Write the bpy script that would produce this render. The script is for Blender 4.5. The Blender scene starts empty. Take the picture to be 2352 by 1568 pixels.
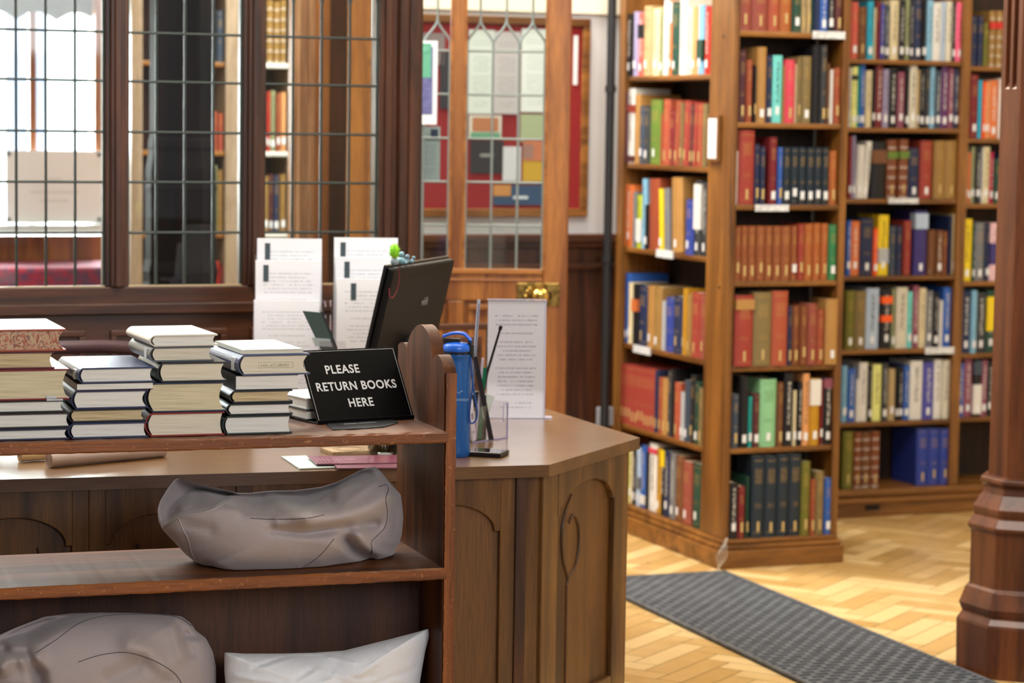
import bpy, math, random
import numpy as np
from mathutils import Vector, Matrix
random.seed(7)
SC = bpy.context.scene
COL = SC.collection

# ------------------------------------------------------------------ camera
F = 5600.0                      # focal length in pixels of the 2352 px wide frame
TH = math.atan(507/5600); RO = 0.015
CAM = np.array([0, 0, 1.5])
_f = np.array([0, math.cos(TH), -math.sin(TH)]); _u0 = np.array([0, math.sin(TH), math.cos(TH)]); _r0 = np.array([1.0, 0, 0])
_r = _r0*math.cos(RO)+_u0*math.sin(RO); _u = _u0*math.cos(RO)-_r0*math.sin(RO)
cd = bpy.data.cameras.new('camera'); cam = bpy.data.objects.new('camera', cd); COL.objects.link(cam); SC.camera = cam
cd.sensor_width = 36; cd.lens = 36*F/2352; cd.clip_start = 0.1; cd.clip_end = 100
cam.matrix_world = Matrix(((_r[0], _u[0], -_f[0], 0), (_r[1], _u[1], -_f[1], 0), (_r[2], _u[2], -_f[2], 1.5), (0, 0, 0, 1)))
cd.dof.use_dof = True; cd.dof.focus_distance = 4.72; cd.dof.aperture_fstop = 5.0

# ------------------------------------------------------------------ world, lights, exposure
SC.view_settings.view_transform = 'Standard'; SC.view_settings.look = 'None'
SC.view_settings.gamma = 1; SC.view_settings.use_curve_mapping = False
SC.view_settings.exposure = 0.0
SC.cycles.transparent_max_bounces = 32
w = bpy.data.worlds.new('world'); SC.world = w; w.use_nodes = True
nt = w.node_tree; nt.nodes.clear()
o_ = nt.nodes.new('ShaderNodeOutputWorld'); b_ = nt.nodes.new('ShaderNodeBackground')
tc_ = nt.nodes.new('ShaderNodeTexCoord'); sx_ = nt.nodes.new('ShaderNodeSeparateXYZ'); cr_ = nt.nodes.new('ShaderNodeValToRGB')
nt.links.new(tc_.outputs['Generated'], sx_.inputs[0]); nt.links.new(sx_.outputs[1], cr_.inputs[0])
nt.links.new(cr_.outputs[0], b_.inputs[0]); nt.links.new(b_.outputs[0], o_.inputs[0])
# the garden side of the building is open sky, the other sides are the dim hall
cr_.color_ramp.elements[0].position = 0.15; cr_.color_ramp.elements[0].color = (0.16, 0.165, 0.18, 1)
cr_.color_ramp.elements[1].position = 0.75; cr_.color_ramp.elements[1].color = (2.5, 2.8, 2.75, 1)
b_.inputs[1].default_value = 1.4

def area(name, loc, target, sx, sy, power, col):
    l = bpy.data.lights.new(name, 'AREA'); l.shape = 'RECTANGLE'; l.size = sx; l.size_y = sy; l.energy = power; l.color = col
    o = bpy.data.objects.new(name, l); COL.objects.link(o); o.location = loc
    o.rotation_euler = (Vector(target)-Vector(loc)).to_track_quat('-Z', 'Y').to_euler()
    return o
area('window_light_left', (-2.4, 6.9, 3.3), (-0.5, 4.6, 0.7), 2.4, 1.6, 195, (0.93, 0.97, 1.0))
area('window_light_front', (2.1, -0.3, 2.8), (-0.5, 4.8, 0.6), 2.4, 2.0, 140, (0.96, 0.98, 1.0))  # soft fill added behind the camera to brighten the foreground
area('ceiling_light_shelves', (0.1, 5.5, 3.8), (1.1, 8.6, 0.7), 2.2, 1.6, 160, (1.0, 0.93, 0.83))
area('ceiling_light_aisle', (2.3, 7.2, 3.7), (1.2, 8.0, 0.2), 1.2, 1.6, 55, (1.0, 0.90, 0.76))
area('ceiling_light_door', (-0.2, 8.4, 3.6), (0.1, 8.9, 1.4), 1.0, 0.6, 70, (1.0, 0.9, 0.78))
area('garden_daylight', (-2.05, 10.9, 1.75), (-0.7, 5.0, 0.8), 1.9, 1.5, 520, (0.95, 0.99, 1.0))
area('hall_light_beyond', (-0.55, 8.7, 3.5), (-0.75, 9.8, 1.2), 0.9, 0.6, 120, (1.0, 0.95, 0.88))

# ------------------------------------------------------------------ helpers
def ray(x, y): return _f+_r*(x-1176)/F-_u*(y-784)/F
def atz(x, y, z):
    d = ray(x, y); return Vector(CAM+d*(z-CAM[2])/d[2])
def atd(x, y, D):
    return Vector(CAM+ray(x, y)*D)
def onplane(x, y, O, deg):
    """where the line of sight through a pixel meets the upright plane through O that runs in direction deg (right of +Y)"""
    a = math.radians(deg); n = np.array([math.cos(a), -math.sin(a), 0]); d = ray(x, y)
    return Vector(CAM+d*(np.dot(np.array(O)-CAM, n)/np.dot(d, n)))
def hdir(deg): a = math.radians(deg); return Vector((math.sin(a), math.cos(a), 0))

def lin(h):
    if isinstance(h, str):
        h = h.lstrip('#'); h = [int(h[i:i+2], 16)/255 for i in (0, 2, 4)]
    return [((c+0.055)/1.055)**2.4 if c > 0.04045 else c/12.92 for c in h]

_mc = {}
def mat(name, color, rough=0.5, metal=0.0, coat=0.0, spec=0.5, alpha=None, trans=0.0, sheen=0.0, noise=None, bump=0.0, bscale=60):
    key = ('m', name)
    if key in _mc: return _mc[key]
    m = bpy.data.materials.new(name); m.use_nodes = True; n = m.node_tree; p = n.nodes['Principled BSDF']
    c = lin(color); p.inputs['Base Color'].default_value = (*c, 1); p.inputs['Roughness'].default_value = rough
    p.inputs['Metallic'].default_value = metal; p.inputs['Coat Weight'].default_value = coat; p.inputs['Specular IOR Level'].default_value = spec
    p.inputs['Transmission Weight'].default_value = trans
    if sheen: p.inputs['Sheen Weight'].default_value = sheen
    if alpha is not None: p.inputs['Alpha'].default_value = alpha
    if noise or bump:
        tc = n.nodes.new('ShaderNodeTexCoord'); nz = n.nodes.new('ShaderNodeTexNoise'); nz.inputs['Scale'].default_value = bscale
        nz.inputs['Detail'].default_value = 4
        n.links.new(tc.outputs['Object'], nz.inputs['Vector'])
        if noise:
            mx = n.nodes.new('ShaderNodeMix'); mx.data_type = 'RGBA'; mx.inputs[6].default_value = (*c, 1); mx.inputs[7].default_value = (*lin(noise), 1)
            r = n.nodes.new('ShaderNodeMapRange'); r.inputs[1].default_value = .4; r.inputs[2].default_value = .62
            n.links.new(nz.outputs[0], r.inputs[0]); n.links.new(r.outputs[0], mx.inputs[0]); n.links.new(mx.outputs[2], p.inputs['Base Color'])
        if bump:
            b = n.nodes.new('ShaderNodeBump'); b.inputs['Strength'].default_value = bump; b.inputs['Distance'].default_value = 0.002
            n.links.new(nz.outputs[0], b.inputs['Height']); n.links.new(b.outputs[0], p.inputs['Normal'])
    _mc[key] = m; return m

def wood(name, light, dark, axis='x', rough=0.42, scale=1.0, coat=0.0, bump=0.25):
    """oak with the grain along one local axis"""
    key = ('w', name, axis)
    if key in _mc: return _mc[key]
    m = bpy.data.materials.new(name+'_grain_'+axis); m.use_nodes = True; n = m.node_tree; L = n.links.new; p = n.nodes['Principled BSDF']
    tc = n.nodes.new('ShaderNodeTexCoord'); mp = n.nodes.new('ShaderNodeMapping')
    s = [22, 22, 22]; s['xyz'.index(axis)] = 1.6
    mp.inputs['Scale'].default_value = [v*scale for v in s]
    L(tc.outputs['Object'], mp.inputs[0])
    n1 = n.nodes.new('ShaderNodeTexNoise'); n1.inputs['Scale'].default_value = 1; n1.inputs['Detail'].default_value = 5; n1.inputs['Distortion'].default_value = 0.9
    L(mp.outputs[0], n1.inputs['Vector'])
    mp2 = n.nodes.new('ShaderNodeMapping'); s2 = [420, 420, 420]; s2['xyz'.index(axis)] = 16; mp2.inputs['Scale'].default_value = s2
    L(tc.outputs['Object'], mp2.inputs[0])
    n2 = n.nodes.new('ShaderNodeTexNoise'); n2.inputs['Scale'].default_value = 1; n2.inputs['Detail'].default_value = 2; L(mp2.outputs[0], n2.inputs['Vector'])
    r = n.nodes.new('ShaderNodeValToRGB'); e = r.color_ramp.elements; e[0].position = .34; e[1].position = .66
    e[0].color = (*lin(dark), 1); e[1].color = (*lin(light), 1)
    L(n1.outputs[0], r.inputs[0])
    mx = n.nodes.new('ShaderNodeMix'); mx.data_type = 'RGBA'; mx.blend_type = 'MULTIPLY'
    r2 = n.nodes.new('ShaderNodeMapRange'); r2.inputs[1].default_value = .35; r2.inputs[2].default_value = .55; r2.inputs[3].default_value = .62; r2.inputs[4].default_value = 1.0
    L(n2.outputs[0], r2.inputs[0]); L(r.outputs[0], mx.inputs[6]); L(r2.outputs[0], mx.inputs[7]); mx.inputs[0].default_value = .8
    L(mx.outputs[2], p.inputs['Base Color']); p.inputs['Roughness'].default_value = rough; p.inputs['Coat Weight'].default_value = coat
    p.inputs['Coat Roughness'].default_value = .2
    b = n.nodes.new('ShaderNodeBump'); b.inputs['Strength'].default_value = bump; b.inputs['Distance'].default_value = .001
    L(n2.outputs[0], b.inputs['Height']); L(b.outputs[0], p.inputs['Normal'])
    _mc[key] = m; return m

class MB:
    """collects shapes and links them as one mesh object"""
    def __init__(s): s.v = []; s.f = []; s.m = []; s.sm = []
    def add(s, vs, fs, mi=0, smooth=False):
        o = len(s.v); s.v += [tuple(v) for v in vs]; s.f += [tuple(i+o for i in f) for f in fs]; s.m += [mi]*len(fs); s.sm += [smooth]*len(fs); return s
    def box(s, x0, x1, y0, y1, z0, z1, mi=0):
        return s.add([(x0, y0, z0), (x1, y0, z0), (x1, y1, z0), (x0, y1, z0), (x0, y0, z1), (x1, y0, z1), (x1, y1, z1), (x0, y1, z1)],
                     [(0, 3, 2, 1), (4, 5, 6, 7), (0, 1, 5, 4), (1, 2, 6, 5), (2, 3, 7, 6), (3, 0, 4, 7)], mi)
    def prism(s, poly, a, b, plane='xy', mi=0, smooth=False):
        """poly in the plane, extruded from a to b along the third axis"""
        def P(p, h): return {'xy': (p[0], p[1], h), 'xz': (p[0], h, p[1]), 'yz': (h, p[0], p[1])}[plane]
        n = len(poly); vs = [P(p, a) for p in poly]+[P(p, b) for p in poly]
        s.add(vs, [tuple(range(n)), tuple(range(2*n-1, n-1, -1))], mi)
        return s.add(vs, [(i, (i+1) % n, n+(i+1) % n, n+i) for i in range(n)], mi, smooth)
    def strip(s, outer, inner, a, b, remap):
        """closed band between two equally long open outlines, extruded from a to b"""
        n = len(outer); vs = []
        for h in (a, b): vs += [remap(p, h) for p in outer]+[remap(p, h) for p in inner]
        fs = []
        for i in range(n-1):
            fs += [(i, i+1, 2*n+i+1, 2*n+i), (n+i+1, n+i, 3*n+i, 3*n+i+1), (i+1, i, n+i, n+i+1), (2*n+i, 2*n+i+1, 3*n+i+1, 3*n+i)]
        for i in (0, n-1): fs.append((i, n+i, 3*n+i, 2*n+i))
        return s.add(vs, fs)
    def lathe(s, prof, seg=24, cx=0, cy=0, mi=0, smooth=True, rot=0):
        vs = []; fs = []
        for r, z in prof:
            for k in range(seg):
                a = 2*math.pi*k/seg+rot; vs.append((cx+r*math.cos(a), cy+r*math.sin(a), z))
        for j in range(len(prof)-1):
            for k in range(seg):
                k2 = (k+1) % seg; fs.append((j*seg+k, j*seg+k2, (j+1)*seg+k2, (j+1)*seg+k))
        s.add(vs, fs, mi, smooth)
        return s.add([vs[k] for k in range(seg)]+[vs[(len(prof)-1)*seg+k] for k in range(seg)], [tuple(range(seg-1, -1, -1)), tuple(range(seg, 2*seg))], mi)
    def tube(s, pts, r, seg=8, mi=0, closed=False):
        pts = [Vector(p) for p in pts]; n = len(pts); vs = []; fs = []; nrm = None
        for i, p in enumerate(pts):
            if closed: t = (pts[(i+1) % n]-pts[i-1])
            else: t = pts[min(i+1, n-1)]-pts[max(i-1, 0)]
            t.normalize()
            if nrm is None:
                nrm = t.cross(Vector((0, 0, 1)) if abs(t.z) < .9 else Vector((1, 0, 0))).normalized()
            else: nrm = (nrm-t*nrm.dot(t)).normalized()
            bn = t.cross(nrm); rr = r[i] if isinstance(r, (list, tuple)) else r
            for k in range(seg):
                a = 2*math.pi*k/seg; vs.append(p+nrm*(rr*math.cos(a))+bn*(rr*math.sin(a)))
        for i in range(n if closed else n-1):
            j = (i+1) % n
            for k in range(seg):
                k2 = (k+1) % seg; fs.append((i*seg+k, i*seg+k2, j*seg+k2, j*seg+k))
        s.add(vs, fs, mi, True)
        if not closed: s.add(vs[:seg]+vs[-seg:], [tuple(range(seg-1, -1, -1)), tuple(range(seg, 2*seg))], mi)
        return s
    def ball(s, c, r, seg=12, mi=0, sc=(1, 1, 1)):
        vs = []; fs = []; R = seg//2
        for j in range(R+1):
            ph = math.pi*j/R
            for k in range(seg):
                a = 2*math.pi*k/seg; vs.append((c[0]+r*sc[0]*math.sin(ph)*math.cos(a), c[1]+r*sc[1]*math.sin(ph)*math.sin(a), c[2]+r*sc[2]*math.cos(ph)))
        for j in range(R):
            for k in range(seg):
                k2 = (k+1) % seg; fs.append((j*seg+k, (j+1)*seg+k, (j+1)*seg+k2, j*seg+k2))
        return s.add(vs, fs, mi, True)
    def build(s, name, mats, parent=None, bevel=0, loc=None, rotz=0, seg=2):
        me = bpy.data.meshes.new(name); me.from_pydata(s.v, [], s.f)
        if not isinstance(mats, (list, tuple)): mats = [mats]
        for m in mats: me.materials.append(m)
        me.polygons.foreach_set('material_index', s.m); me.polygons.foreach_set('use_smooth', s.sm); me.update()
        o = bpy.data.objects.new(name, me); COL.objects.link(o)
        if parent: o.parent = parent
        if loc is not None: o.location = loc
        if rotz: o.rotation_euler = (0, 0, rotz)
        if bevel:
            b = o.modifiers.new('bevel', 'BEVEL'); b.width = bevel; b.segments = seg; b.limit_method = 'ANGLE'; b.angle_limit = math.radians(40)
        return o

def bx(x0, x1, y0, y1, z0, z1): return MB().box(x0, x1, y0, y1, z0, z1)
def tag(o, label=None, cat=None, group=None, kind=None):
    if label: o['label'] = label
    if cat: o['category'] = cat
    if group: o['group'] = group
    if kind: o['kind'] = kind
    return o
def empty(name, loc=(0, 0, 0), rotz=0, **k):
    o = bpy.data.objects.new(name, None); COL.objects.link(o); o.location = loc; o.rotation_euler = (0, 0, rotz); o.empty_display_size = .05
    return tag(o, **k)
def text(name, s, size, m, parent, loc, rot=(0, 0, 0), depth=.0004, bold=0.0, align='LEFT', sx=1.0, spc=1.0):
    c = bpy.data.curves.new(name, 'FONT'); c.body = s; c.size = size; c.extrude = depth; c.align_x = align; c.offset = bold; c.resolution_u = 4; c.space_character = spc
    t = bpy.data.objects.new(name+'_tmp', c); COL.objects.link(t); bpy.context.view_layer.update()
    me = bpy.data.meshes.new_from_object(t.evaluated_get(bpy.context.evaluated_depsgraph_get()))
    bpy.data.objects.remove(t); bpy.data.curves.remove(c)
    o = bpy.data.objects.new(name, me); COL.objects.link(o); me.materials.clear(); me.materials.append(m)
    o.parent = parent; o.location = loc; o.rotation_euler = rot; o.scale = (sx, 1, 1); return o
def frame_of(T, p):
    """world point into the local frame of an empty with location and z rotation"""
    return T.matrix_basis.inverted() @ Vector(p)
# ================================================================== the room
ROT = math.radians(21.5)                     # bookcases, mat, screen and walls share this direction
DU, DV = 68.5, -21.5
U = hdir(DU); V = hdir(DV)
OAK = ('#99652b', '#603a15'); DARK = ('#5c3218', '#2a1409'); MID = ('#9a5f2a', '#63360f'); RED = ('#8a4a26', '#4e2410')
def oak(ax): return wood('oak_bookcase', *OAK, ax, rough=.38, scale=.8)
def dark(ax): return wood('dark_oak', *DARK, ax, rough=.4, scale=.9)
def door_oak(ax): return wood('door_oak', '#b0702e', '#7c4517', ax, rough=.36, scale=.7)

# floor : herringbone parquet
def parquet():
    m = bpy.data.materials.new('herringbone_parquet'); m.use_nodes = True; n = m.node_tree; L = n.links.new; p = n.nodes['Principled BSDF']
    tc = n.nodes.new('ShaderNodeTexCoord'); geo = n.nodes.new('ShaderNodeAttribute'); geo.attribute_name = 'tone'
    nz = n.nodes.new('ShaderNodeTexNoise'); nz.inputs['Scale'].default_value = 14; nz.inputs['Detail'].default_value = 5
    L(tc.outputs['Object'], nz.inputs['Vector'])
    ad = n.nodes.new('ShaderNodeMath'); ad.operation = 'MULTIPLY_ADD'; ad.inputs[1].default_value = .55; L(nz.outputs[0], ad.inputs[0]); L(geo.outputs['Fac'], ad.inputs[2])
    r = n.nodes.new('ShaderNodeValToRGB'); e = r.color_ramp.elements; e[0].position = .1; e[0].color = (*lin('#b08a4c'), 1); e[1].position = 1.1; e[1].color = (*lin('#d9b981'), 1)
    e.new(.6).color = (*lin('#c49e62'), 1)
    L(ad.outputs[0], r.inputs[0]); L(r.outputs[0], p.inputs['Base Color'])
    r2 = n.nodes.new('ShaderNodeMapRange'); r2.inputs[3].default_value = .22; r2.inputs[4].default_value = .42; L(nz.outputs[0], r2.inputs[0]); L(r2.outputs[0], p.inputs['Roughness'])
    return m
PM = parquet()
fl = empty('floor', (0, 0, 0)); tag(fl, kind='structure')
MB().box(-6, 8, -1, 16, -.06, -.004).build('floor_base', mat('parquet_joint', '#5a3a18', .7), fl)
# individual blocks of the herringbone where the floor is in view, all in one mesh
vs = []; fs = []; tones = []
Lb, Wb = .30, .075
c45 = math.cos(ROT+math.radians(38)); s45 = math.sin(ROT+math.radians(38))
for i in range(-90, 91):
    for j in range(-24, 25):
        for k in (0, 1):
            # herringbone in block units: pairs of blocks stepping diagonally
            bx0 = (i*Wb)+(j*Lb*1.0); by0 = (i*Wb)-(j*Lb*1.0)
            if k == 0: q = (bx0, by0, bx0+Lb, by0+Wb)
            else: q = (bx0, by0+Wb, bx0+Wb, by0+Wb+Lb)
            g = .0012
            cs = [(q[0]+g, q[1]+g), (q[2]-g, q[1]+g), (q[2]-g, q[3]-g), (q[0]+g, q[3]-g)]
            W_ = [(1.0+c45*a-s45*b, 7.8+s45*a+c45*b) for a, b in cs]
            cx = sum(p[0] for p in W_)/4; cy = sum(p[1] for p in W_)/4
            if not (-.9 < cx < 4.2 and 3.6 < cy < 11.6): continue
            n0 = len(vs); vs += [(x, y, 0) for x, y in W_]; fs.append((n0, n0+1, n0+2, n0+3)); tones.append(random.random())
me = bpy.data.meshes.new('parquet_blocks'); me.from_pydata(vs, [], fs); at_ = me.attributes.new('tone', 'FLOAT', 'FACE'); at_.data.foreach_set('value', tones)
me.materials.append(PM); po = bpy.data.objects.new('parquet_blocks', me); COL.objects.link(po); po.parent = fl; tag(po, kind='stuff')

WHITE = mat('white_plaster', '#dcdfe2', .8, bump=.15, bscale=30); CREAM = mat('cream_plaster', '#efe8d2', .8)
# back wall behind door and pipe
WB = onplane(1350, 300, atd(1350, 300, 9.05), DU)
def onwall(x, y, off=0): return onplane(x, y, WB-V*off, DU)
WT = empty('wall_back', (WB.x, WB.y, 0), ROT, kind='structure')
def wl(p): return frame_of(WT, p)
zd = wl(onwall(1340, 535)).z; zc = wl(onwall(1350, 32)).z
xr = wl(onwall(1560, 500)).x; xl = wl(onwall(890, 500)).x
bx(xl, xr, 0, .15, zd, zc).build('white_plaster', WHITE, WT)
bx(xl, xr, -.02, .15, zc, 4.0).build('cream_plaster', CREAM, WT)
t = MB().box(xl, xr, -.03, .15, 0, zd-.05)
for k in range(12):
    x = xl+.05+k*.42
    if x+.36 > xr: break
    t.box(x, x+.36, -.022, 0, .12, zd-.16)
t.build('dado_panelling', dark('z'), WT, .006)
MB().box(xl, xr, -.07, 0, zd-.03, zd).box(xl, xr, -.05, 0, zd-.05, zd-.03).box(xl, xr, -.055, 0, zd-.13, zd-.11).build('dado_rail', dark('x'), WT, .004)
# ceiling and outer walls
tag(MB().box(-6, 8, -1, 16, 4.0, 4.1).build('ceiling', mat('ceiling_plaster', '#cfc8b8', .9)), kind='structure')
tag(MB().box(5.2, 5.3, -1, 16, 0, 4.0).build('wall_right', CREAM), kind='structure')
tag(MB().box(-3.5, -3.4, -1, 16, 0, 4.0).build('wall_left', mat('shaded_cream_plaster', '#b5aa94', .85)), kind='structure')  # unseen wall, added to keep bright world light out on the left

# ------------------------------------------------------------------ noticeboard on the back wall
def px_box(fn, x0, x1, y0, y1):
    a, b = fn(x0, y0), fn(x1, y1); return min(a.x, b.x), max(a.x, b.x), min(a.z, b.z), max(a.z, b.z)
def onw(x, y): return wl(onwall(x, y))
nb = empty('noticeboard', (0, 0, 0)); nb.location = WT.location+Vector((0, 0, 0)); nb.rotation_euler = (0, 0, ROT)
tag(nb, 'large oak-framed noticeboard covered in red felt, on the white wall behind the glazed door', 'noticeboard')
x0, x1, z0, z1 = px_box(onw, 905, 1342, 30, 497); fw = .03
MB().box(x0, x1, -.035, -.001, z1-fw, z1).box(x0, x1, -.035, -.001, z0, z0+fw).box(x0, x0+fw, -.035, -.001, z0+fw, z1-fw).box(x1-fw, x1, -.035, -.001, z0+fw, z1-fw).build('frame', oak('x'), nb, .004)
bx(x0+fw, x1-fw, -.02, -.001, z0+fw, z1-fw).build('felt', mat('red_felt', '#8f1f20', .95, noise='#7c181a', bscale=200), nb)
def textpaper(name, base, ink, lines=26, vertical=False):
    """paper with printed lines of small text: stripes broken into words"""
    key = ('tp', name)
    if key in _mc: return _mc[key]
    m = bpy.data.materials.new(name); m.use_nodes = True; n = m.node_tree; L = n.links.new; p = n.nodes['Principled BSDF']
    tc = n.nodes.new('ShaderNodeTexCoord'); sp = n.nodes.new('ShaderNodeSeparateXYZ'); L(tc.outputs['Generated'], sp.inputs[0])
    def M(op, a, b=None, c=None):
        q = n.nodes.new('ShaderNodeMath'); q.operation = op
        for i, v in enumerate((a, b, c)):
            if v is None: continue
            if isinstance(v, (int, float)): q.inputs[i].default_value = v
            else: L(v, q.inputs[i])
        return q.outputs[0]
    z = M('MULTIPLY', sp.outputs[2], lines); row = M('FLOOR', z); fr = M('FRACT', z)
    band = M('MULTIPLY', M('GREATER_THAN', fr, .4), M('LESS_THAN', fr, .66))
    cx = n.nodes.new('ShaderNodeCombineXYZ'); L(M('MULTIPLY', sp.outputs[0], 26), cx.inputs[0]); L(M('MULTIPLY', row, 3.7), cx.inputs[1])
    nz = n.nodes.new('ShaderNodeTexNoise'); nz.inputs['Scale'].default_value = 1.3; nz.inputs['Detail'].default_value = 1; L(cx.outputs[0], nz.inputs['Vector'])
    wn = n.nodes.new('ShaderNodeTexWhiteNoise'); wn.noise_dimensions = '1D'; L(row, wn.inputs['W'])
    blank = M('GREATER_THAN', wn.outputs[0], .22)
    half = M('MULTIPLY', wn.outputs[0], .16)
    inx = M('LESS_THAN', M('ABSOLUTE', M('SUBTRACT', sp.outputs[0], .5)), M('SUBTRACT', .42, half))
    inz = M('MULTIPLY', M('GREATER_THAN', sp.outputs[2], .08), M('LESS_THAN', sp.outputs[2], .9))
    f = M('MULTIPLY', M('MULTIPLY', M('MULTIPLY', M('MULTIPLY', band, M('GREATER_THAN', nz.outputs[0], .45)), blank), inx), inz)
    mx = n.nodes.new('ShaderNodeMix'); mx.data_type = 'RGBA'; L(f, mx.inputs[0]); mx.inputs[6].default_value = (*lin(base), 1); mx.inputs[7].default_value = (*lin(ink), 1)
    L(mx.outputs[2], p.inputs['Base Color']); p.inputs['Roughness'].default_value = .6
    _mc[key] = m; return m
PT = textpaper('printed_notice', '#dfe3e2', '#8b8f96')
def notice(px, col, label, mats=None, off=.024, parts=()):
    x0, x1, z0, z1 = px_box(onw, *px)
    o = empty('notice', WT.matrix_basis @ Vector(((x0+x1)/2, -off, z0)), ROT, label=label, cat='notice', group='notices pinned on the red noticeboard')
    h = (x1-x0)/2; MB().box(-h, h, -.001, 0, 0, z1-z0).build('sheet', mats or mat('paper_'+col.strip('#'), col, .6), o)
    for (nm, a, b, c, d, cc) in parts:   # fractions of the sheet
        MB().box(-h+2*h*a, -h+2*h*b, -.0022, -.001, (z1-z0)*c, (z1-z0)*d).build(nm, mat('print_'+cc.strip('#'), cc, .6), o)
    return o
notice((1072, 1128, 68, 262), '#dfe3e2', 'tall pale printed notice seen through the door glass, left of two at the top', textpaper('notice_pale', '#c9d6d2', '#9aa8a6'))
notice((1130, 1188, 72, 262), '#dfe3e2', 'grey printed notice seen through the middle of the door glass', textpaper('notice_grey', '#b7b6b9', '#8b8a90'))
notice((1193, 1262, 66, 258), '#dfe3e2', 'white printed notice on the noticeboard behind the right of the door glass', textpaper('notice_white', '#d5dfdd', '#a8b4b4'))
notice((1072, 1146, 264, 318), '#c9c9c0', 'pale picture notice with green and brown print, under the tall pale notice', parts=(('print', .1, .9, .3, .9, '#a9704a'), ('print', .05, .95, .02, .25, '#5c9a7c')))
notice((1075, 1150, 322, 398), '#26262a', 'black poster low on the noticeboard', parts=(('print', .3, .7, .5, .6, '#8a8a8a'),))
notice((1190, 1255, 262, 326), '#9fae8a', 'pale green leaflet on the noticeboard behind the door glass')
notice((1150, 1190, 336, 415), '#c6cdd6', 'pale blue narrow leaflet beside the yellow poster')
notice((1196, 1242, 322, 416), '#bf9c2a', 'yellow poster with an orange and white top', parts=(('print', 0, 1, .5, 1, '#b8704e'), ('print', 0, .5, .55, .9, '#e3e4e4')))
notice((1128, 1240, 424, 470), '#2d4a6b', 'blue leaflet with an orange corner at the foot of the noticeboard', parts=(('print', .0, .35, .45, 1, '#b88448'), ('print', .4, .7, .3, .45, '#c8d4dc')))
notice((1312, 1320, 82, 195), '#e6e8ea', 'white sheet edge showing on the noticeboard right of the door')
notice((958, 1016, 75, 150), '#7a6f70', 'grey sheet at the top left of the noticeboard')
notice((1006, 1030, 120, 250), '#26262e', 'dark poster on the noticeboard behind the left door glass')

# ------------------------------------------------------------------ leaded screen
SP = atd(860, 400, 7.0)
ST = empty('wall_screen', (SP.x, SP.y, 0), ROT, kind='structure')
def ons(x, y, off=0): return frame_of(ST, onplane(x, y, SP-V*off, DU))
def sx(x, y=400): return ons(x, y).x
zs = ons(250, 658).z                         # sill
TOPZ = 2.05
MUL = [(-330, -283), (-78, -31), (240, 293), (555, 606)]
post = (866, 956)
lo = ons(-420, 400).x; hi = sx(post[1])
scr = MB()
for a, b in MUL:
    A, B = sx(a), sx(b); c = (A+B)/2; h = (B-A)/2
    scr.box(A, B, -.012, .05, zs, TOPZ); scr.box(c-h*.62, c+h*.62, -.026, .055, zs, TOPZ); scr.box(c-h*.3, c+h*.3, -.036, .06, zs, TOPZ)
scr.build('mullion', dark('z'), ST, .003)
A, B = sx(post[0]), sx(post[1])
MB().box(A, B, -.02, .06, 0, TOPZ).box(A+.012, A+.034, -.034, -.018, 0, TOPZ).box(A+.05, B, -.05, .07, 0, TOPZ).box(A+.075, B-.012, -.062, -.04, 0, TOPZ).build('post', dark('z'), ST, .004)
pn = MB().box(lo, A, -.02, .05, zs-.05, zs).box(lo, A, -.035, .05, zs-.075, zs-.045).box(lo, A, -.012, .05, 0, zs-.075)
ptop = ons(200, 772).z
for k in range(7):
    x = sx(250)-1.6+k*.40
    for (d0, d1) in ((0, .018),):
        pn.box(x, x+.33, -.024, -.012, ptop-.0, ptop+.018); pn.box(x, x+.018, -.024, -.012, .2, ptop); pn.box(x+.312, x+.33, -.024, -.012, .2, ptop); pn.box(x+.03, x+.3, -.02, -.012, .22, ptop-.02)
pn.build('lower_panelling', dark('x'), ST, .003)
MB().box(lo, B, -.03, .05, TOPZ, TOPZ+.12).build('top_rail', dark('x'), ST, .004)
GL = bpy.data.materials.new('window_glass'); GL.use_nodes = True; n = GL.node_tree; n.nodes.clear(); L = n.links.new
oo = n.nodes.new('ShaderNodeOutputMaterial'); ms = n.nodes.new('ShaderNodeMixShader'); tr = n.nodes.new('ShaderNodeBsdfTransparent'); gs = n.nodes.new('ShaderNodeBsdfGlossy')
fr = n.nodes.new('ShaderNodeFresnel'); fr.inputs[0].default_value = 1.45; tr.inputs[0].default_value = (.93, .96, .95, 1); gs.inputs['Roughness'].default_value = .04
L(fr.outputs[0], ms.inputs[0]); L(tr.outputs[0], ms.inputs[1]); L(gs.outputs[0], ms.inputs[2]); L(ms.outputs[0], oo.inputs[0])
LEAD = mat('lead_came', '#3c4442', .4, metal=.4); LEADL = mat('pale_lead_came', '#8d9692', .4, metal=.5)
SILLM = mat('pale_glazing_putty', '#c9b48c', .6)  # cream colour stands in for the highlight along the sill
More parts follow.
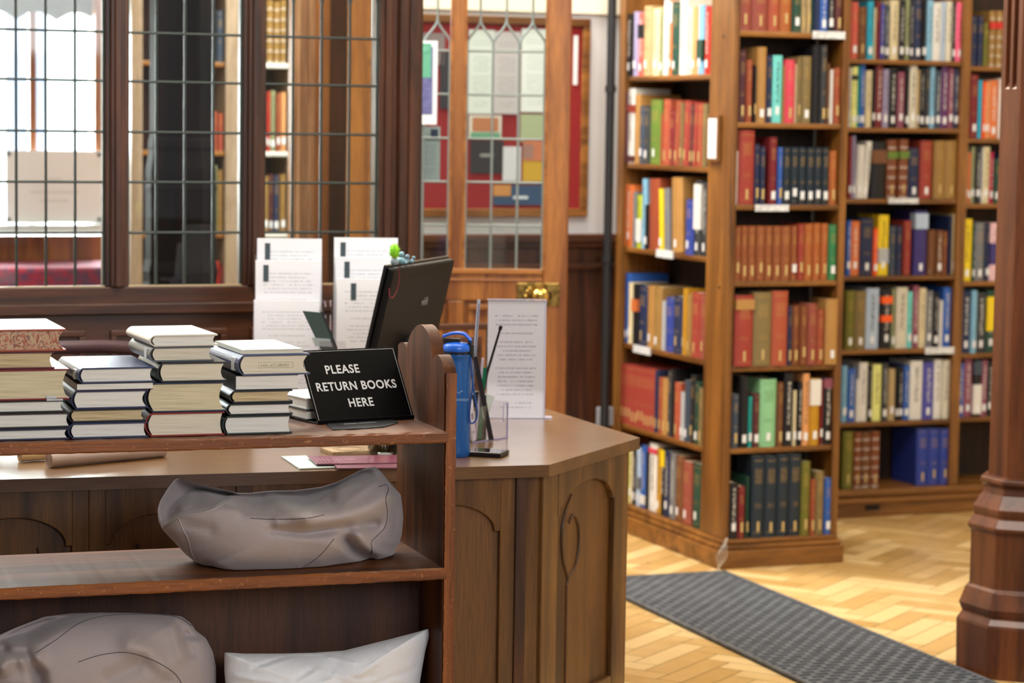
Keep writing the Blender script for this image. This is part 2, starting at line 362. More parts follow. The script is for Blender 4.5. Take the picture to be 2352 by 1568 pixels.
def leaded(name, T, xa, xb, rows, zb, ztop, cols, archz, lead, r=.0042, arch='round'):
    """one glazed light: frame bead, grid of cames and the glass, in the local frame of T"""
    W = empty(name, T.location, T.rotation_euler.z, kind='structure')
    g = MB(); wd = (xb-xa)/cols
    for c in range(cols+1):
        x = xa+c*wd; g.tube([(x, .004, zb), (x, .004, archz)], r if 0 < c < cols else r*1.3, 6)
    for z in rows: g.tube([(xa, .004, z), (xb, .004, z)], r, 6)
    if arch == 'round':
        for c in range(cols):
            x0_ = xa+c*wd; cxx = x0_+wd/2
            g.tube([(cxx-wd/2*math.cos(a), .004, archz+wd*.62*math.sin(a)) for a in [math.pi*k/12 for k in range(13)]], r, 6)
        for c in range(cols+1):
            x = xa+c*wd; g.tube([(x, .004, archz+wd*.35), (x, .004, ztop)], r, 6)
        g.tube([(xa, .004, archz+wd*.95), (xb, .004, archz+wd*.95)], r, 6)
    elif arch == 'ogee':
        for c in range(cols+1):
            x = xa+c*wd
            for sgn in (-1, 1):
                pts = []
                for k in range(13):
                    t_ = k/12; yy = archz+t_*wd*.95; dx = wd/2*(.5-.5*math.cos(math.pi*t_))*sgn
                    if xa-1e-6 <= x+dx <= xb+1e-6: pts.append((x+dx, .004, yy))
                if len(pts) > 3: g.tube(pts, r, 6)
            xm = x+wd/2
            if xm < xb:
                g.tube([(xm, .004, archz+wd*.95), (xm, .004, ztop)], r, 6)
    g.build('lead_came', lead, W)
    bx(xa, xb, .003, .0045, zb, ztop).build('glass_pane', GL, W)
    MB().box(xa, xb, -.008, .0, zb-.004, zb+.003).build('window_bead', SILLM, W)
    return W
def rowz(x, ys): return [ons(x, y).z for y in ys]
lights = [(-283, -78), (-31, 240), (293, 555), (606, 866)]
pitch = rowz(245, [655-117*k for k in range(0, 6)])
rz = rowz(862, [533, 421, 310, 198, 90]); arz = rz[-1]+(rz[-1]-rz[-2])*.68
rws = rz
for i, (a, b) in enumerate(lights):
    az = arz
    leaded('window_%d' % (i+1), ST, sx(a)+.0005, sx(b)-.0005, rws, zs, TOPZ, 4, az, LEAD)

# ------------------------------------------------------------------ oak glazed door standing open beyond the screen
DP = atd(1050, 500, 7.8)
DT = empty('door_1', (DP.x, DP.y, 0), math.radians(2), kind='structure')
def ond(x, y): return frame_of(DT, onplane(x, y, DP, 88))
dx = lambda x: ond(x, 500).x
zgb = ond(1150, 619).z; ztr = 2.3
xa, xl1, xm0, xm1, xr0, xr1 = dx(795), dx(850), dx(1030), dx(1068), dx(1247), dx(1305)
d = MB().box(xa, xl1, -.02, .022, .01, ztr).box(xr0, xr1, -.02, .022, .01, ztr).box(xm0, xm1, -.018, .02, zgb, ztr).box(xl1, xr0, -.02, .022, ond(1150, 690).z, zgb)
d.box(xl1, xr0, -.02, .022, .01, .25).box(xm0, xm1, -.018, .02, .25, ond(1150, 690).z).box(xl1, xr0, -.02, .022, ztr-.1, ztr)
d.build('door_frame', door_oak('z'), DT, .004)
zr = ond(1150, 690).z
MB().box(xl1, xm0, -.006, .01, .25, zr).box(xm1, xr0, -.006, .01, .25, zr).build('door_panel', door_oak('z'), DT)
mm = MB().box(xl1, xr0, -.028, -.02, zgb-.012, zgb+.004).box(xl1, xr0, -.026, -.02, ond(1150, 640).z-.006, ond(1150, 640).z)
for a, b in ((xl1, xm0), (xm1, xr0)):
    mm.box(a+.015, b-.015, -.03, -.006, zr-.028, zr-.012); mm.box(a+.015, a+.03, -.016, -.006, .28, zr-.03); mm.box(b-.03, b-.015, -.016, -.006, .28, zr-.03)
for x in (xm0, xm1-.008): mm.box(x, x+.008, -.024, -.018, zgb, ztr)
for x in (xl1-.008, xr0): mm.box(x, x+.008, -.026, -.02, zgb, ztr)
mm.build('door_moulding', door_oak('x'), DT, .002)
drow = [ond(1150, y).z for y in (518, 419, 319, 218, 118)]
az = ond(1150, 60).z
for nm, a, b in (('window_5', xl1, xm0), ('window_6', xm1, xr0)):
    leaded(nm, DT, a, b, drow+[], zgb, ztr-.1, 3, drow[-1]+.02, LEADL, r=.0045, arch='ogee')
BR = mat('aged_brass', '#a8894a', .32, metal=1.0, noise='#5e4a22', bscale=60); KN = mat('polished_brass', '#d0ac5e', .22, metal=1.0)
kx, kz = ond(1239, 676).x, ond(1239, 676).z
kn = empty('door_handle', (0, 0, 0)); kn.parent = DT
p0, p1, q0, q1 = px_box(ond, 1186, 1284, 648, 702)
MB().box(p0, p1, -.024, -.02, q0, q1).build('lock_plate', BR, kn, .002)
k = MB(); 
prof = [(.016, -.001), (.014, .004), (.008, .008), (.008, .022), (.014, .028), (.025, .036), (.029, .047), (.023, .058), (.008, .064)]
vs = []; tmp = MB().lathe(prof, 20)
k.add([(kx-.0+v[0], -.024-v[2], kz+v[1]) for v in tmp.v], tmp.f, 0, True)
for (ax_, az_) in ((-.028, .012), (-.033, -.004), (-.026, -.018), (-.02, .02), (-.02, -.024)): k.ball((kx+ax_-.012, -.026, kz+az_), .006, 10)
k.build('door_knob', KN, kn)
MB().box(kx+.028, kx+.038, -.0265, -.022, kz-.014, kz+.012).build('keyhole_cover', mat('dark_brass', '#3a2e18', .5, metal=.8), kn, .002)
# poster fixed to the left glass of the door
p0, p1, q0, q1 = px_box(ond, 930, 1003, 93, 286)
ps = empty('poster', DT.matrix_basis @ Vector(((p0+p1)/2, -.006, q0)), DT.rotation_euler.z, label='white-bordered purple poster with green ribbon shape, taped to the left door glass', cat='poster')
h = (p1-p0)/2; H = q1-q0
MB().box(-h, h, -.001, 0, 0, H).build('sheet', mat('poster_white', '#e9eef0', .35), ps)
MB().box(-h, h*.72, -.002, -.001, H*.12, H*.93).build('purple_panel', mat('poster_purple', '#5b5c8c', .4, noise='#6f70a0', bscale=90), ps)
MB().box(h*.02, h*.62, -.003, -.002, H*.56, H*.97).ball((h*.3, -.003, H*.88), h*.2, 12, 0, (1, .1, 1)).build('green_ribbon', mat('poster_green', '#5fa88a', .5), ps)
p0, p1, q0, q1 = px_box(ond, 962, 1010, 290, 414)
p2 = empty('notice_sheet', DT.matrix_basis @ Vector(((p0+p1)/2, .012, q0)), DT.rotation_euler.z, label='small grey-white printed sheet behind the left door glass, under the purple poster', cat='notice')
MB().box((p0-p1)/2, (p1-p0)/2, 0, .001, 0, q1-q0).build('sheet', textpaper('sheet_print', '#c4ccc9', '#8d9694', 18), p2)
MB().box((p1-p0)*.05, (p1-p0)*.4, -.001, 0, (q1-q0)*.78, (q1-q0)*.95).build('dark_square', mat('ink_navy', '#2c3350', .5), p2)
# ================================================================== room beyond the screen
BP = atd(300, 400, 10.2)
BT = empty('wall_garden', (BP.x, BP.y, 0), ROT, kind='structure')
def onb(x, y): return frame_of(BT, onplane(x, y, BP, DU))
def bxx(x): return onb(x, 300).x
RW = wood('window_oak', '#a4632f', '#6e3c18', 'z', rough=.4, scale=.8)
z540, z505, z40 = onb(100, 540).z, onb(100, 512).z, onb(100, 36).z
zb0 = onb(100, 610).z
m = MB().box(bxx(-220), bxx(245), -.02, .06, zb0-.4, z540).build('window_wainscot', RW, BT)
MB().box(bxx(66), bxx(82), -.02, .03, z505, 2.8).box(bxx(-120), bxx(-100), -.02, .03, z505, 2.8).build('window_mullion', RW, BT, .004)
MB().box(bxx(207), bxx(245), -.05, .06, z505, 2.8).box(bxx(207), bxx(222), -.09, -.04, z505, 2.8).build('window_post', wood('window_post_oak', '#b98058', '#8a5432', 'z'), BT, .01)
MB().box(bxx(-220), bxx(245), -.16, .02, z505-.03, z505).build('window_sill', mat('white_sill', '#cfe0e2', .3), BT)
# scalloped valance, dim green
val = MB(); n_ = 24; poly = [(bxx(-220), 2.8)]
for k in range(n_*4+1):
    x = bxx(-220)+(bxx(245)-bxx(-220))*k/(n_*4); poly.append((x, z40+.035*abs(math.sin(k/(n_*4)*math.pi*5+.9))-.02))
poly.append((bxx(245), 2.8))
val.prism(poly, -.03, 0, 'xz').build('valance', mat('grey_green_valance', '#4a5044', .9, noise='#333a30', bscale=12), BT)
cu = empty('curtain', BT.location, ROT, label='pale blue-grey curtain hanging at the bright window beyond the leaded screen', cat='curtain')
for a, b in ((16, 64), (84, 106)):
    g = MB(); N = 24; vs = []; 
    for k in range(N+1):
        x = bxx(a)+(bxx(b)-bxx(a))*k/N; y = .02+.012*math.sin(k*1.5); vs += [(x, y, z505), (x, y, 2.7)]
    g.add(vs, [(2*k, 2*k+2, 2*k+3, 2*k+1) for k in range(N)], 0, True); g.build('curtain_panel', mat('blue_grey_voile', '#b9c6dd', .9, alpha=.82), cu)
    sol = COL.objects[-1] if False else None
# clear board with bolts
cb = empty('acrylic_board', BT.matrix_basis @ Vector(((bxx(0)+bxx(222))/2, -.12, z505+.005)), ROT, label='white printed board with black corner bolts, standing on the garden window sill', cat='board')
hh = (bxx(222)-bxx(2))/2; H = onb(100, 347).z-z505
MB().box(-hh, hh, 0, .006, 0, H).build('board_panel', mat('white_acrylic', '#dfe0e4', .3), cb)
for sx_ in (-1, 1):
    for zz in (.05, .95): MB().ball((sx_*(hh-.012), -.003, H*(zz)), .009, 10).build('corner_bolt', mat('bolt_black', '#1c2426', .4), cb)
bo = MB()
for zz, wd in ((.42, .1), (.6, .03), (.3, .06)): bo.box(-wd, wd, -.001, 0, H*zz, H*zz+.004)
bo.build('print', mat('print_pale_grey', '#b5b5ba', .6), cb)
# window seat with red cushion
seat = empty('window_seat', BT.matrix_basis @ Vector((bxx(60), -.55, 0)), ROT, label='dark oak window seat below the bright garden window', cat='bench')
zc1 = frame_of(seat, onplane(100, 650, BT.matrix_basis @ Vector((0, -.55, 0)), DU)).z
MB().box(-.75, .45, 0, .5, 0, zc1-.06).build('seat_base', dark('x'), seat, .006)
cs = empty('seat_cushion', seat.matrix_basis @ Vector((0, 0, zc1-.06)), ROT, label='long crimson patterned cushion on the oak window seat', cat='cushion')
zc2 = zc1+.035
q = MB().box(-.74, .38, .01, .48, .001, .12); o = q.build('cushion_cover', mat('crimson_cloth', '#8c1c34', .85, noise='#54304a', bscale=35), cs, .02, seg=4)

# octagonal pillar builder (profile: radius, height)
PILLAR = [(.190, 0), (.190, .30), (.176, .315), (.186, .345), (.190, .352), (.172, .385), (.168, .39), (.166, .62), (.172, .635), (.158, .665), (.165, .668), (.162, .70), (.140, .745), (.134, .76), (.142, .775), (.132, .80), (.124, .805), (.124, 3.9)]
def pillar(name, c, prof, m, label, scale=1.0, rot=0, grooves=None):
    e = empty(name, (c.x, c.y, 0), 0, label=label, cat='pillar')
    k = next(i for i, (r, z) in enumerate(prof) if r < prof[-1][0]+1e-6)
    sh = prof[-1][0]
    MB().lathe([(r*scale, z) for r, z in prof[:-1]], 8, rot=rot, smooth=False).build('base', m, e, .0035)
    if grooves is None:
        MB().lathe([(sh*scale, prof[-2][1]), (sh*scale, prof[-1][1])], 8, rot=rot, smooth=False).build('shaft', m, e, .003)
    else:
        MB().lathe([(sh*scale, prof[-2][1]), (sh*scale, grooves)], 8, rot=rot, smooth=False).build('shaft', m, e, .003)
        f = MB(); f.lathe([(sh*scale, grooves), (sh*scale*.86, grooves+.02), (sh*scale*.86, prof[-1][1])], 8, rot=rot, smooth=False)
        for k in range(8):      # two fillets on every face leave vertical sunk flutes
            a0, a1 = rot+2*math.pi*k/8, rot+2*math.pi*(k+1)/8; A = Vector((math.cos(a0), math.sin(a0), 0))*sh*scale; B = Vector((math.cos(a1), math.sin(a1), 0))*sh*scale
            nn = (A+B).normalized()
            for t0, t1 in ((0, .2), (.43, .57), (.8, 1)):
                P0, P1 = A.lerp(B, t0), A.lerp(B, t1); Q0, Q1 = P0-nn*.03, P1-nn*.03
                f.add([(*P.xy, z) for z in (grooves, prof[-1][1]) for P in (P0, P1, Q1, Q0)], [(0, 1, 5, 4), (1, 2, 6, 5), (3, 0, 4, 7), (4, 5, 6, 7), (3, 2, 1, 0)])
        f.build('fluted_shaft', m, e)
    return e
DP2 = atd(415, 400, 8.3)
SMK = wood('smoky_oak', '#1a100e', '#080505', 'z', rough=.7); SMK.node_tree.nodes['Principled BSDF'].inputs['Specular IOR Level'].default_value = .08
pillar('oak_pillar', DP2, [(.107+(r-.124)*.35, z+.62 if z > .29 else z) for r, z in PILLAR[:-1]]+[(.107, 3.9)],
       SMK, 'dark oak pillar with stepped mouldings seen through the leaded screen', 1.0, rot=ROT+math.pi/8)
# post and board by the doorway
JP = atd(700, 400, 7.9)
JT = empty('trim_1', (JP.x, JP.y, 0), ROT, kind='structure')
def onj(x): return frame_of(JT, onplane(x, 400, JP, DU)).x
MB().box(onj(666), onj(716), -.03, .03, 0, 3.4).box(onj(676), onj(684), -.04, -.02, 0, 3.4).box(onj(700), onj(708), -.04, -.02, 0, 3.4).build('pale_post', wood('pale_post_oak', '#b98a62', '#8f5f3c', 'z'), JT, .004)
MB().box(onj(716), onj(756), 0, .05, 0, 3.4).build('board', door_oak('z'), JT, .003)
MB().box(onj(756), onj(850), .03, .06, 0, 3.4).build('back_board', dark('z'), JT, .003)
# ================================================================== books
PAL = {'white': '#dad8d3', 'cream': '#d3c6a0', 'ivory': '#cdc8b6', 'black': '#17161a', 'charcoal': '#34363a', 'grey': '#707276', 'silver': '#a9adb2', 'lilac': '#9a93b4',
 'coral': '#c95a4e', 'beige': '#b39c70', 'tan': '#ab7f45', 'khaki': '#7c6a42', 'brown': '#6e4426', 'rust': '#96482e', 'dark green': '#1f4436', 'green': '#2f7a4c',
 'sage': '#8a9068', 'olive': '#5f7a2c', 'moss': '#6c6a24', 'mint': '#86bf8e', 'orange': '#cf6f38', 'bright orange': '#f25a14', 'burnt orange': '#a35a2a', 'russet': '#8c4e2a',
 'blue': '#2f5cae', 'royal blue': '#2a3e92', 'navy': '#1f2a4c', 'slate': '#3a4656', 'light blue': '#7fb2cf', 'cyan': '#1fa5c8', 'turquoise': '#6fcfca', 'teal': '#1f9a94',
 'pale blue': '#a9bcd4', 'indigo': '#392f70', 'violet': '#4a4aa0', 'purple': '#5d2c62', 'mauve': '#86485c', 'plum': '#4c2630', 'pink': '#e85a80', 'rose': '#cf3f56', 'pale pink': '#e0b8be',
 'red': '#96382d', 'dark red': '#741c20', 'crimson': '#a81a40', 'scarlet': '#bc2a22', 'brick': '#a34c33', 'rosewood': '#8f463a', 'maroon': '#57282a', 'yellow': '#e6c81c', 'lemon': '#dfe28a',
 'lime': '#b4c02c', 'mustard': '#b8871e', 'gold': '#93703a', 'chestnut': '#7c4526', 'blue-black': '#1d2a36', 'steel': '#5f7d8a', 'peach': '#d99a64'}
def lum(h): c = lin(h); return .2*c[0]+.7*c[1]+.1*c[2]
def cover_mat(cn, style):
    key = ('bk', cn, style)
    if key in _mc: return _mc[key]
    hexc = PAL[cn]; dk = lum(hexc) < .25
    ink = {'g': '#b08d4a', 'w': '#cfccc4', 'k': '#2c2a2c'}[('g' if style[0] == 'c' else 'w') if dk else 'k']
    m = bpy.data.materials.new('cover_%s_%s' % (cn.replace(' ', '_'), style)); m.use_nodes = True; n = m.node_tree; L = n.links.new; p = n.nodes['Principled BSDF']
    def M(op, a, b=None):
        q = n.nodes.new('ShaderNodeMath'); q.operation = op
        for i, v in enumerate((a, b)):
            if v is None: continue
            if isinstance(v, (int, float)): q.inputs[i].default_value = v
            else: L(v, q.inputs[i])
        return q.outputs[0]
    tc = n.nodes.new('ShaderNodeTexCoord'); sp = n.nodes.new('ShaderNodeSeparateXYZ'); L(tc.outputs['Generated'], sp.inputs[0])
    ob = n.nodes.new('ShaderNodeObjectInfo')
    mp = n.nodes.new('ShaderNodeMapping'); L(tc.outputs['Object'], mp.inputs[0]); cb = n.nodes.new('ShaderNodeCombineXYZ'); L(M('MULTIPLY', ob.outputs['Random'], 50), cb.inputs[2]); L(cb.outputs[0], mp.inputs['Location'])
    spine = M('LESS_THAN', sp.outputs[1], .04)
    nz = n.nodes.new('ShaderNodeTexNoise'); nz.inputs['Detail'].default_value = 1; nz.inputs['Scale'].default_value = 1
    x, z = sp.outputs[0], sp.outputs[2]
    def band(v, a, b): return M('MULTIPLY', M('GREATER_THAN', v, a), M('LESS_THAN', v, b))
    if style[0] == 'c':            # cloth: short title lines across the spine and gilt rules
        mp.inputs['Scale'].default_value = (260, 1, 330); L(mp.outputs[0], nz.inputs['Vector'])
        t = M('MULTIPLY', M('GREATER_THAN', nz.outputs[0], .52), M('MULTIPLY', band(x, .22, .78), band(z, .66, .84)))
        t = M('MAXIMUM', t, M('MULTIPLY', M('GREATER_THAN', nz.outputs[0], .55), M('MULTIPLY', band(x, .25, .75), band(z, .36, .42))))
        t = M('MAXIMUM', t, M('MAXIMUM', band(z, .935, .945), band(z, .06, .068)))
        amt = .5
    elif style[0] == 'v':          # printed jacket: title running down the spine
        mp.inputs['Scale'].default_value = (150, 1, 120); L(mp.outputs[0], nz.inputs['Vector'])
        t = M('MULTIPLY', M('GREATER_THAN', nz.outputs[0], .5), M('MULTIPLY', band(x, .36, .66), band(z, .3, .9)))
        amt = .75
    elif style[0] == 'l':          # leather with raised bands and a label
        mp.inputs['Scale'].default_value = (200, 1, 200); L(mp.outputs[0], nz.inputs['Vector'])
        fr_ = M('FRACT', M('MULTIPLY', z, 6)); t = M('MULTIPLY', M('GREATER_THAN', nz.outputs[0], .42), M('MULTIPLY', band(x, .1, .9), M('LESS_THAN', fr_, .3))); amt = .5
    else:
        mp.inputs['Scale'].default_value = (60, 1, 20); L(mp.outputs[0], nz.inputs['Vector']); t = M('MULTIPLY', M('GREATER_THAN', nz.outputs[0], .75), 1.0); amt = .3
    t = M('MULTIPLY', M('MULTIPLY', t, spine), amt)
    n3 = n.nodes.new('ShaderNodeTexNoise'); n3.inputs['Scale'].default_value = 18; n3.inputs['Detail'].default_value = 3; L(tc.outputs['Object'], n3.inputs['Vector'])
    r3 = n.nodes.new('ShaderNodeMapRange'); r3.inputs[3].default_value = .82; r3.inputs[4].default_value = 1.12; L(n3.outputs[0], r3.inputs[0])
    ml = n.nodes.new('ShaderNodeMix'); ml.data_type = 'RGBA'; ml.blend_type = 'MULTIPLY'; ml.inputs[0].default_value = 1; ml.inputs[6].default_value = (*lin(hexc), 1); L(r3.outputs[0], ml.inputs[7])
    mx = n.nodes.new('ShaderNodeMix'); mx.data_type = 'RGBA'; L(t, mx.inputs[0]); L(ml.outputs[2], mx.inputs[6]); mx.inputs[7].default_value = (*lin(ink), 1)
    L(mx.outputs[2], p.inputs['Base Color']); p.inputs['Roughness'].default_value = .6 if style[0] == 'c' else .4; p.inputs['Specular IOR Level'].default_value = .4
    _mc[key] = m; return m
def page_mat(name, c1, c2):
    """cut page edges: fine lines along the thickness of the block"""
    key = ('pg', name)
    if key in _mc: return _mc[key]
    m = bpy.data.materials.new(name); m.use_nodes = True; n = m.node_tree; L = n.links.new; p = n.nodes['Principled BSDF']
    tc = n.nodes.new('ShaderNodeTexCoord'); mp = n.nodes.new('ShaderNodeMapping'); mp.inputs['Scale'].default_value = (9, 9, 900); L(tc.outputs['Object'], mp.inputs[0])
    nz = n.nodes.new('ShaderNodeTexNoise'); nz.inputs['Scale'].default_value = 1; nz.inputs['Detail'].default_value = 3; L(mp.outputs[0], nz.inputs['Vector'])
    r = n.nodes.new('ShaderNodeValToRGB'); e = r.color_ramp.elements; e[0].position = .32; e[0].color = (*lin(c2), 1); e[1].position = .55; e[1].color = (*lin(c1), 1); L(nz.outputs[0], r.inputs[0])
    L(r.outputs[0], p.inputs['Base Color']); p.inputs['Roughness'].default_value = .85
    b = n.nodes.new('ShaderNodeBump'); b.inputs['Strength'].default_value = .25; b.inputs['Distance'].default_value = .0006; L(nz.outputs[0], b.inputs['Height']); L(b.outputs[0], p.inputs['Normal'])
    _mc[key] = m; return m
SHELFPG = mat('shelf_book_pages', '#cdbf9c', .85)
STK = {'w': mat('white_spine_label', '#eceef0', .5, noise='#d8dadd', bscale=300), 't': mat('tan_spine_label', '#c8ad72', .6, noise='#b59a60', bscale=300)}
def sect(w, t, s, b=.0026, N=6):
    """book cross-section: u from spine (0) to fore-edge (w), v through the thickness"""
    out = [(w, 0)]+[(.004-(s+.004)*math.sin(math.pi*k/N)**.8 if 0 < k < N else .004, t*k/N if 0 < k < N else (0 if k == 0 else t)) for k in range(N+1)]+[(w, t)]
    inn = []
    for i, (u_, v_) in enumerate(out):
        inn.append((u_ if i in (0, len(out)-1) else u_+b, min(max(v_, b), t-b)))
    return out, inn
def shelf_book(T, x, t, h, dpt, cn, style, stk, tilt, y, z, wobble=0, bands=()):
    """T: bookcase frame; spine faces -Y of a local frame at (x, y)"""
    e = empty('book', (0, 0, 0)); 
    s = min(.006, t*.24) if style[0] != 'v' else .0012
    out, inn = sect(dpt, t, s)
    mb = MB(); mb.strip(out, inn, 0, h, lambda p, hh: (p[1], p[0], hh)); mb.build('cover', cover_mat(cn, style), e)
    MB().box(.0026, t-.0026, .004, dpt-.004, .003, h-.003).build('pages', SHELFPG, e)
    if stk in STK:
        wd = min(t*.6, .0135) if stk == 'w' else min(t*.42, .0085); hh = .027 if stk == 'w' else .034; z0 = .018+wobble
        MB().box(t/2-wd/2, t/2+wd/2, -s-.001, .003, z0, z0+hh).build('spine_label', STK[stk], e)
    for bc, b0, b1 in bands:
        MB().box(-.0003, t+.0003, -s-.0007, .035, h*b0, h*b1).build('jacket_band', mat('band_'+bc.replace(' ', '_'), PAL[bc], .45), e)
    if style[0] == 'l':
        for k in range(1, 6): MB().tube([(t*.1, -s*.3, h*k/6), (t*.5, -s-.0005, h*k/6), (t*.9, -s*.3, h*k/6)], .0016, 6).build('raised_band', cover_mat(cn, 'p'), e)
    return e

ORD = ['first', 'second', 'third', 'fourth', 'fifth', 'sixth', 'seventh', 'eighth', 'ninth', 'tenth', 'eleventh']
SET = {'red': 'brick-red volumes'}
def shelf_row(P0, deg, T, ybot, spec, rowname, group, depth=.17, zshelf=None, off=.018, side=False):
    """spec: start x; then 'x top colour[,style[,label[,tilt]]]' items, all read along the shelf"""
    items = [s.strip() for s in spec.split(';') if s.strip()]
    x = float(items[0]); books = []
    a = math.radians(deg); nrm = Vector((math.cos(a), -math.sin(a), 0))   # towards the viewer side
    if nrm.dot(Vector((0, -1, 0))) < 0 and not side: nrm = -nrm
    if side: nrm = Vector((-math.cos(a), math.sin(a), 0))
    PL = P0-nrm*off; D = hdir(deg)
    if side: D = -D                                                        # left to right in the picture
    for it in items[1:]:
        f = it.split(' ', 2); x1 = float(f[0])
        if f[1] == '-': x = x1; continue
        q = [s.strip() for s in f[2].split(',')]; cn = q[0]; st = q[1] if len(q) > 1 and q[1] else random.choice('ccvp'); sk = q[2] if len(q) > 2 and q[2] else 'w'
        tl = float(q[3]) if len(q) > 3 and q[3] else 0
        bands = [(b.split(':')[0], float(b.split(':')[1]), float(b.split(':')[2])) for b in q[4:]]
        mset = cn.endswith('*'); cn = cn.rstrip('*')
        pa, pb = onplane(x, ybot, PL, deg), onplane(x1, ybot, PL, deg)
        A = (pa-P0).dot(D); B = (pb-P0).dot(D)
        zt = onplane((x+x1)/2, float(f[1]), PL, deg).z
        books.append([A, B, zt, cn, st, sk, tl, mset, bands]); x = x1
    names = [b[3] for b in books]
    for i, b in enumerate(books):
        A, B, zt, cn, st, sk, tl, mset, bands = b
        t = max(B-A-.0022, .005); h = max(zt-zshelf-.0005, .06); 
        if tl: h = h/math.cos(math.radians(tl)); t *= .86
        e = shelf_book(T, A, t, h, depth*random.uniform(.86, 1.0), cn, st, sk, tl, 0, 0, random.choice([0, 0, .004, .01]), bands)
        yaw = math.atan2(D.y, D.x); jit = random.uniform(-.004, .003)
        loc = PL+D*A+nrm*(jit if not mset else jit*.5); loc.z = zshelf+.0005
        if tl:
            R = Matrix.Rotation(yaw, 4, 'Z') @ Matrix.Rotation(math.radians(tl), 4, 'Y')
            if tl > 0: 
                loc = loc  # leaning to the right: pivots on its right bottom corner
                piv = Vector((t, 0, 0)); base = Vector((PL+D*B)); base.z = zshelf+.0005
                loc = base-(R.to_3x3() @ piv)
                sh = (R.to_3x3() @ Vector((0, 0, h))).dot(D); loc -= D*max(0, sh-.0)*.9
            e.matrix_basis = Matrix.Translation(loc) @ R
        else: e.location = loc; e.rotation_euler = (0, 0, yaw)
        same = [k for k, nme in enumerate(names) if nme == cn]
        if mset:
            sm = [k for k in same if books[k][7]]
            tag(e, '%s from left of %d matching %s volumes, %s' % (ORD[sm.index(i)], len(sm), cn, rowname), 'book', 'matching %s volumes on %s' % (cn, rowname))
        else:
            lean = 'leaning ' if tl else ''
            same = [k for k in same if not books[k][7]]
            # neighbours first, ordinal only when they do not settle it
            def nb_(k): return (names[k-1] if k else 'the left upright', names[k+1] if k+1 < len(names) else 'the right upright')
            if len(same) == 1: lb = 'only %s%s book on %s' % (lean, cn, rowname)
            else:
                l_, r_ = nb_(i)
                if sum(1 for k in same if nb_(k) == (l_, r_)) == 1:
                    if 'upright' in l_ or 'upright' in r_: lb = '%s%s book at the %s end of %s' % (lean, cn, 'left' if 'left' in l_ else 'right', rowname)
                    else: lb = '%s%s book between %s and %s ones, %s' % (lean, cn, l_, r_, rowname)
                else: lb = '%s %s%s book from the left on %s' % (ORD[min(same.index(i), 9)], lean, cn, rowname)
            if len(lb.replace(',', ' ').split()) > 16: lb = lb.replace(' ones,', ',')
            if len(lb.replace(',', ' ').split()) > 16: lb = lb.replace('leaning ', '')
            if len(lb.replace(',', ' ').split()) > 16: lb = lb.replace('shelf down,', 'shelf,')
            tag(e, lb, 'book', 'books on %s' % rowname)
    return books
# ================================================================== bookcases
CB = atz(1650, 1308, 0)                       # floor corner of the bookcase plinth
CA = CB+U*.03+V*.03                           # corner of the carcase above it
AT = empty('corner_bookcase', (CA.x, CA.y, 0), ROT, label='tall oak double bookcase standing corner-on at the end of the black mat', cat='bookcase')
def onR(x, y): return frame_of(AT, onplane(x, y, CA, DU))
def onL(x, y): return frame_of(AT, onplane(x, y, CA, DV))
TOP = 2.5; WR = onR(1940, 600).x; LD = onL(1425, 600).y; sw = onL(1621, 600).y; cw = onR(1687, 600).x
rs = onR(1924, 600).x
# local x along the narrow face, y into depth along the left-hand face
zb = onR(1700, 1237).z
pl = MB().box(-.03, WR+.012, -.03, LD+.02, 0, zb-.035).box(-.018, WR+.006, -.018, LD+.01, zb-.035, zb-.018).box(-.008, WR, -.008, LD, zb-.018, zb)
pl.build('plinth', oak('x'), AT, .006)
MB().box(0, cw, 0, sw, zb, TOP).build('corner_post', oak('z'), AT, .004)
mo = MB().box(cw*.25, cw*.5, -.008, 0, zb, TOP).box(cw*.7, cw*.9, -.006, 0, zb, TOP); mo.build('post_moulding', oak('z'), AT, .002)
MB().box(rs, WR, 0, sw, zb, TOP).build('right_upright', oak('z'), AT, .003)
MB().box(0, .21, LD-.004, LD+.05, zb, TOP).build('far_upright', oak('z'), AT, .003)
INN = wood('shadowed_back_oak', '#3a2112', '#1d0f07', 'z', rough=.7)  # oak darkened so the shade behind the books is in its colour
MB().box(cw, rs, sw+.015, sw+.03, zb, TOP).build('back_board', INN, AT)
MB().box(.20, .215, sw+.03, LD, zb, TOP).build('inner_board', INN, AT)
MB().box(WR-.02, WR, sw, LD, zb, TOP).build('side_board', oak('z'), AT, .003)
nh = MB()
for (x, y) in ((1662, 84), (1652, 660)):
    p = onL(x, y); nh.ball((-.0, max(.01, p.y), p.z), .006, 8, 0, (.4, 1, 1))
nh.build('peg_hole', mat('hole_black', '#0c0806', .9), AT)
# label frame on the post
p = onL(1645, 318); a0, a1 = onL(1658, 318).y, onL(1632, 318).y; b0, b1 = onL(1645, 372).z, onL(1645, 264).z
ls = empty('shelf_sign', AT.matrix_basis @ Vector((0, (a0+a1)/2, b0)), ROT, label='narrow white subject card in oak frame, screwed to the bookcase corner post', cat='sign')
hh = (a1-a0)/2
MB().box(-.014, -.0005, -hh, hh, 0, b1-b0).build('frame', oak('z'), ls, .002)
MB().box(-.0155, -.012, -hh*.72, hh*.72, .012, b1-b0-.012).build('card', textpaper('sign_card', '#e9ebef', '#a9acb6', 14), ls)

def case_rows(side, ys, xs, T, cas, depth):
    zs_ = []
    for y in ys: zs_.append((onR if side == 'R' else onL)(xs, y).z)
    return zs_
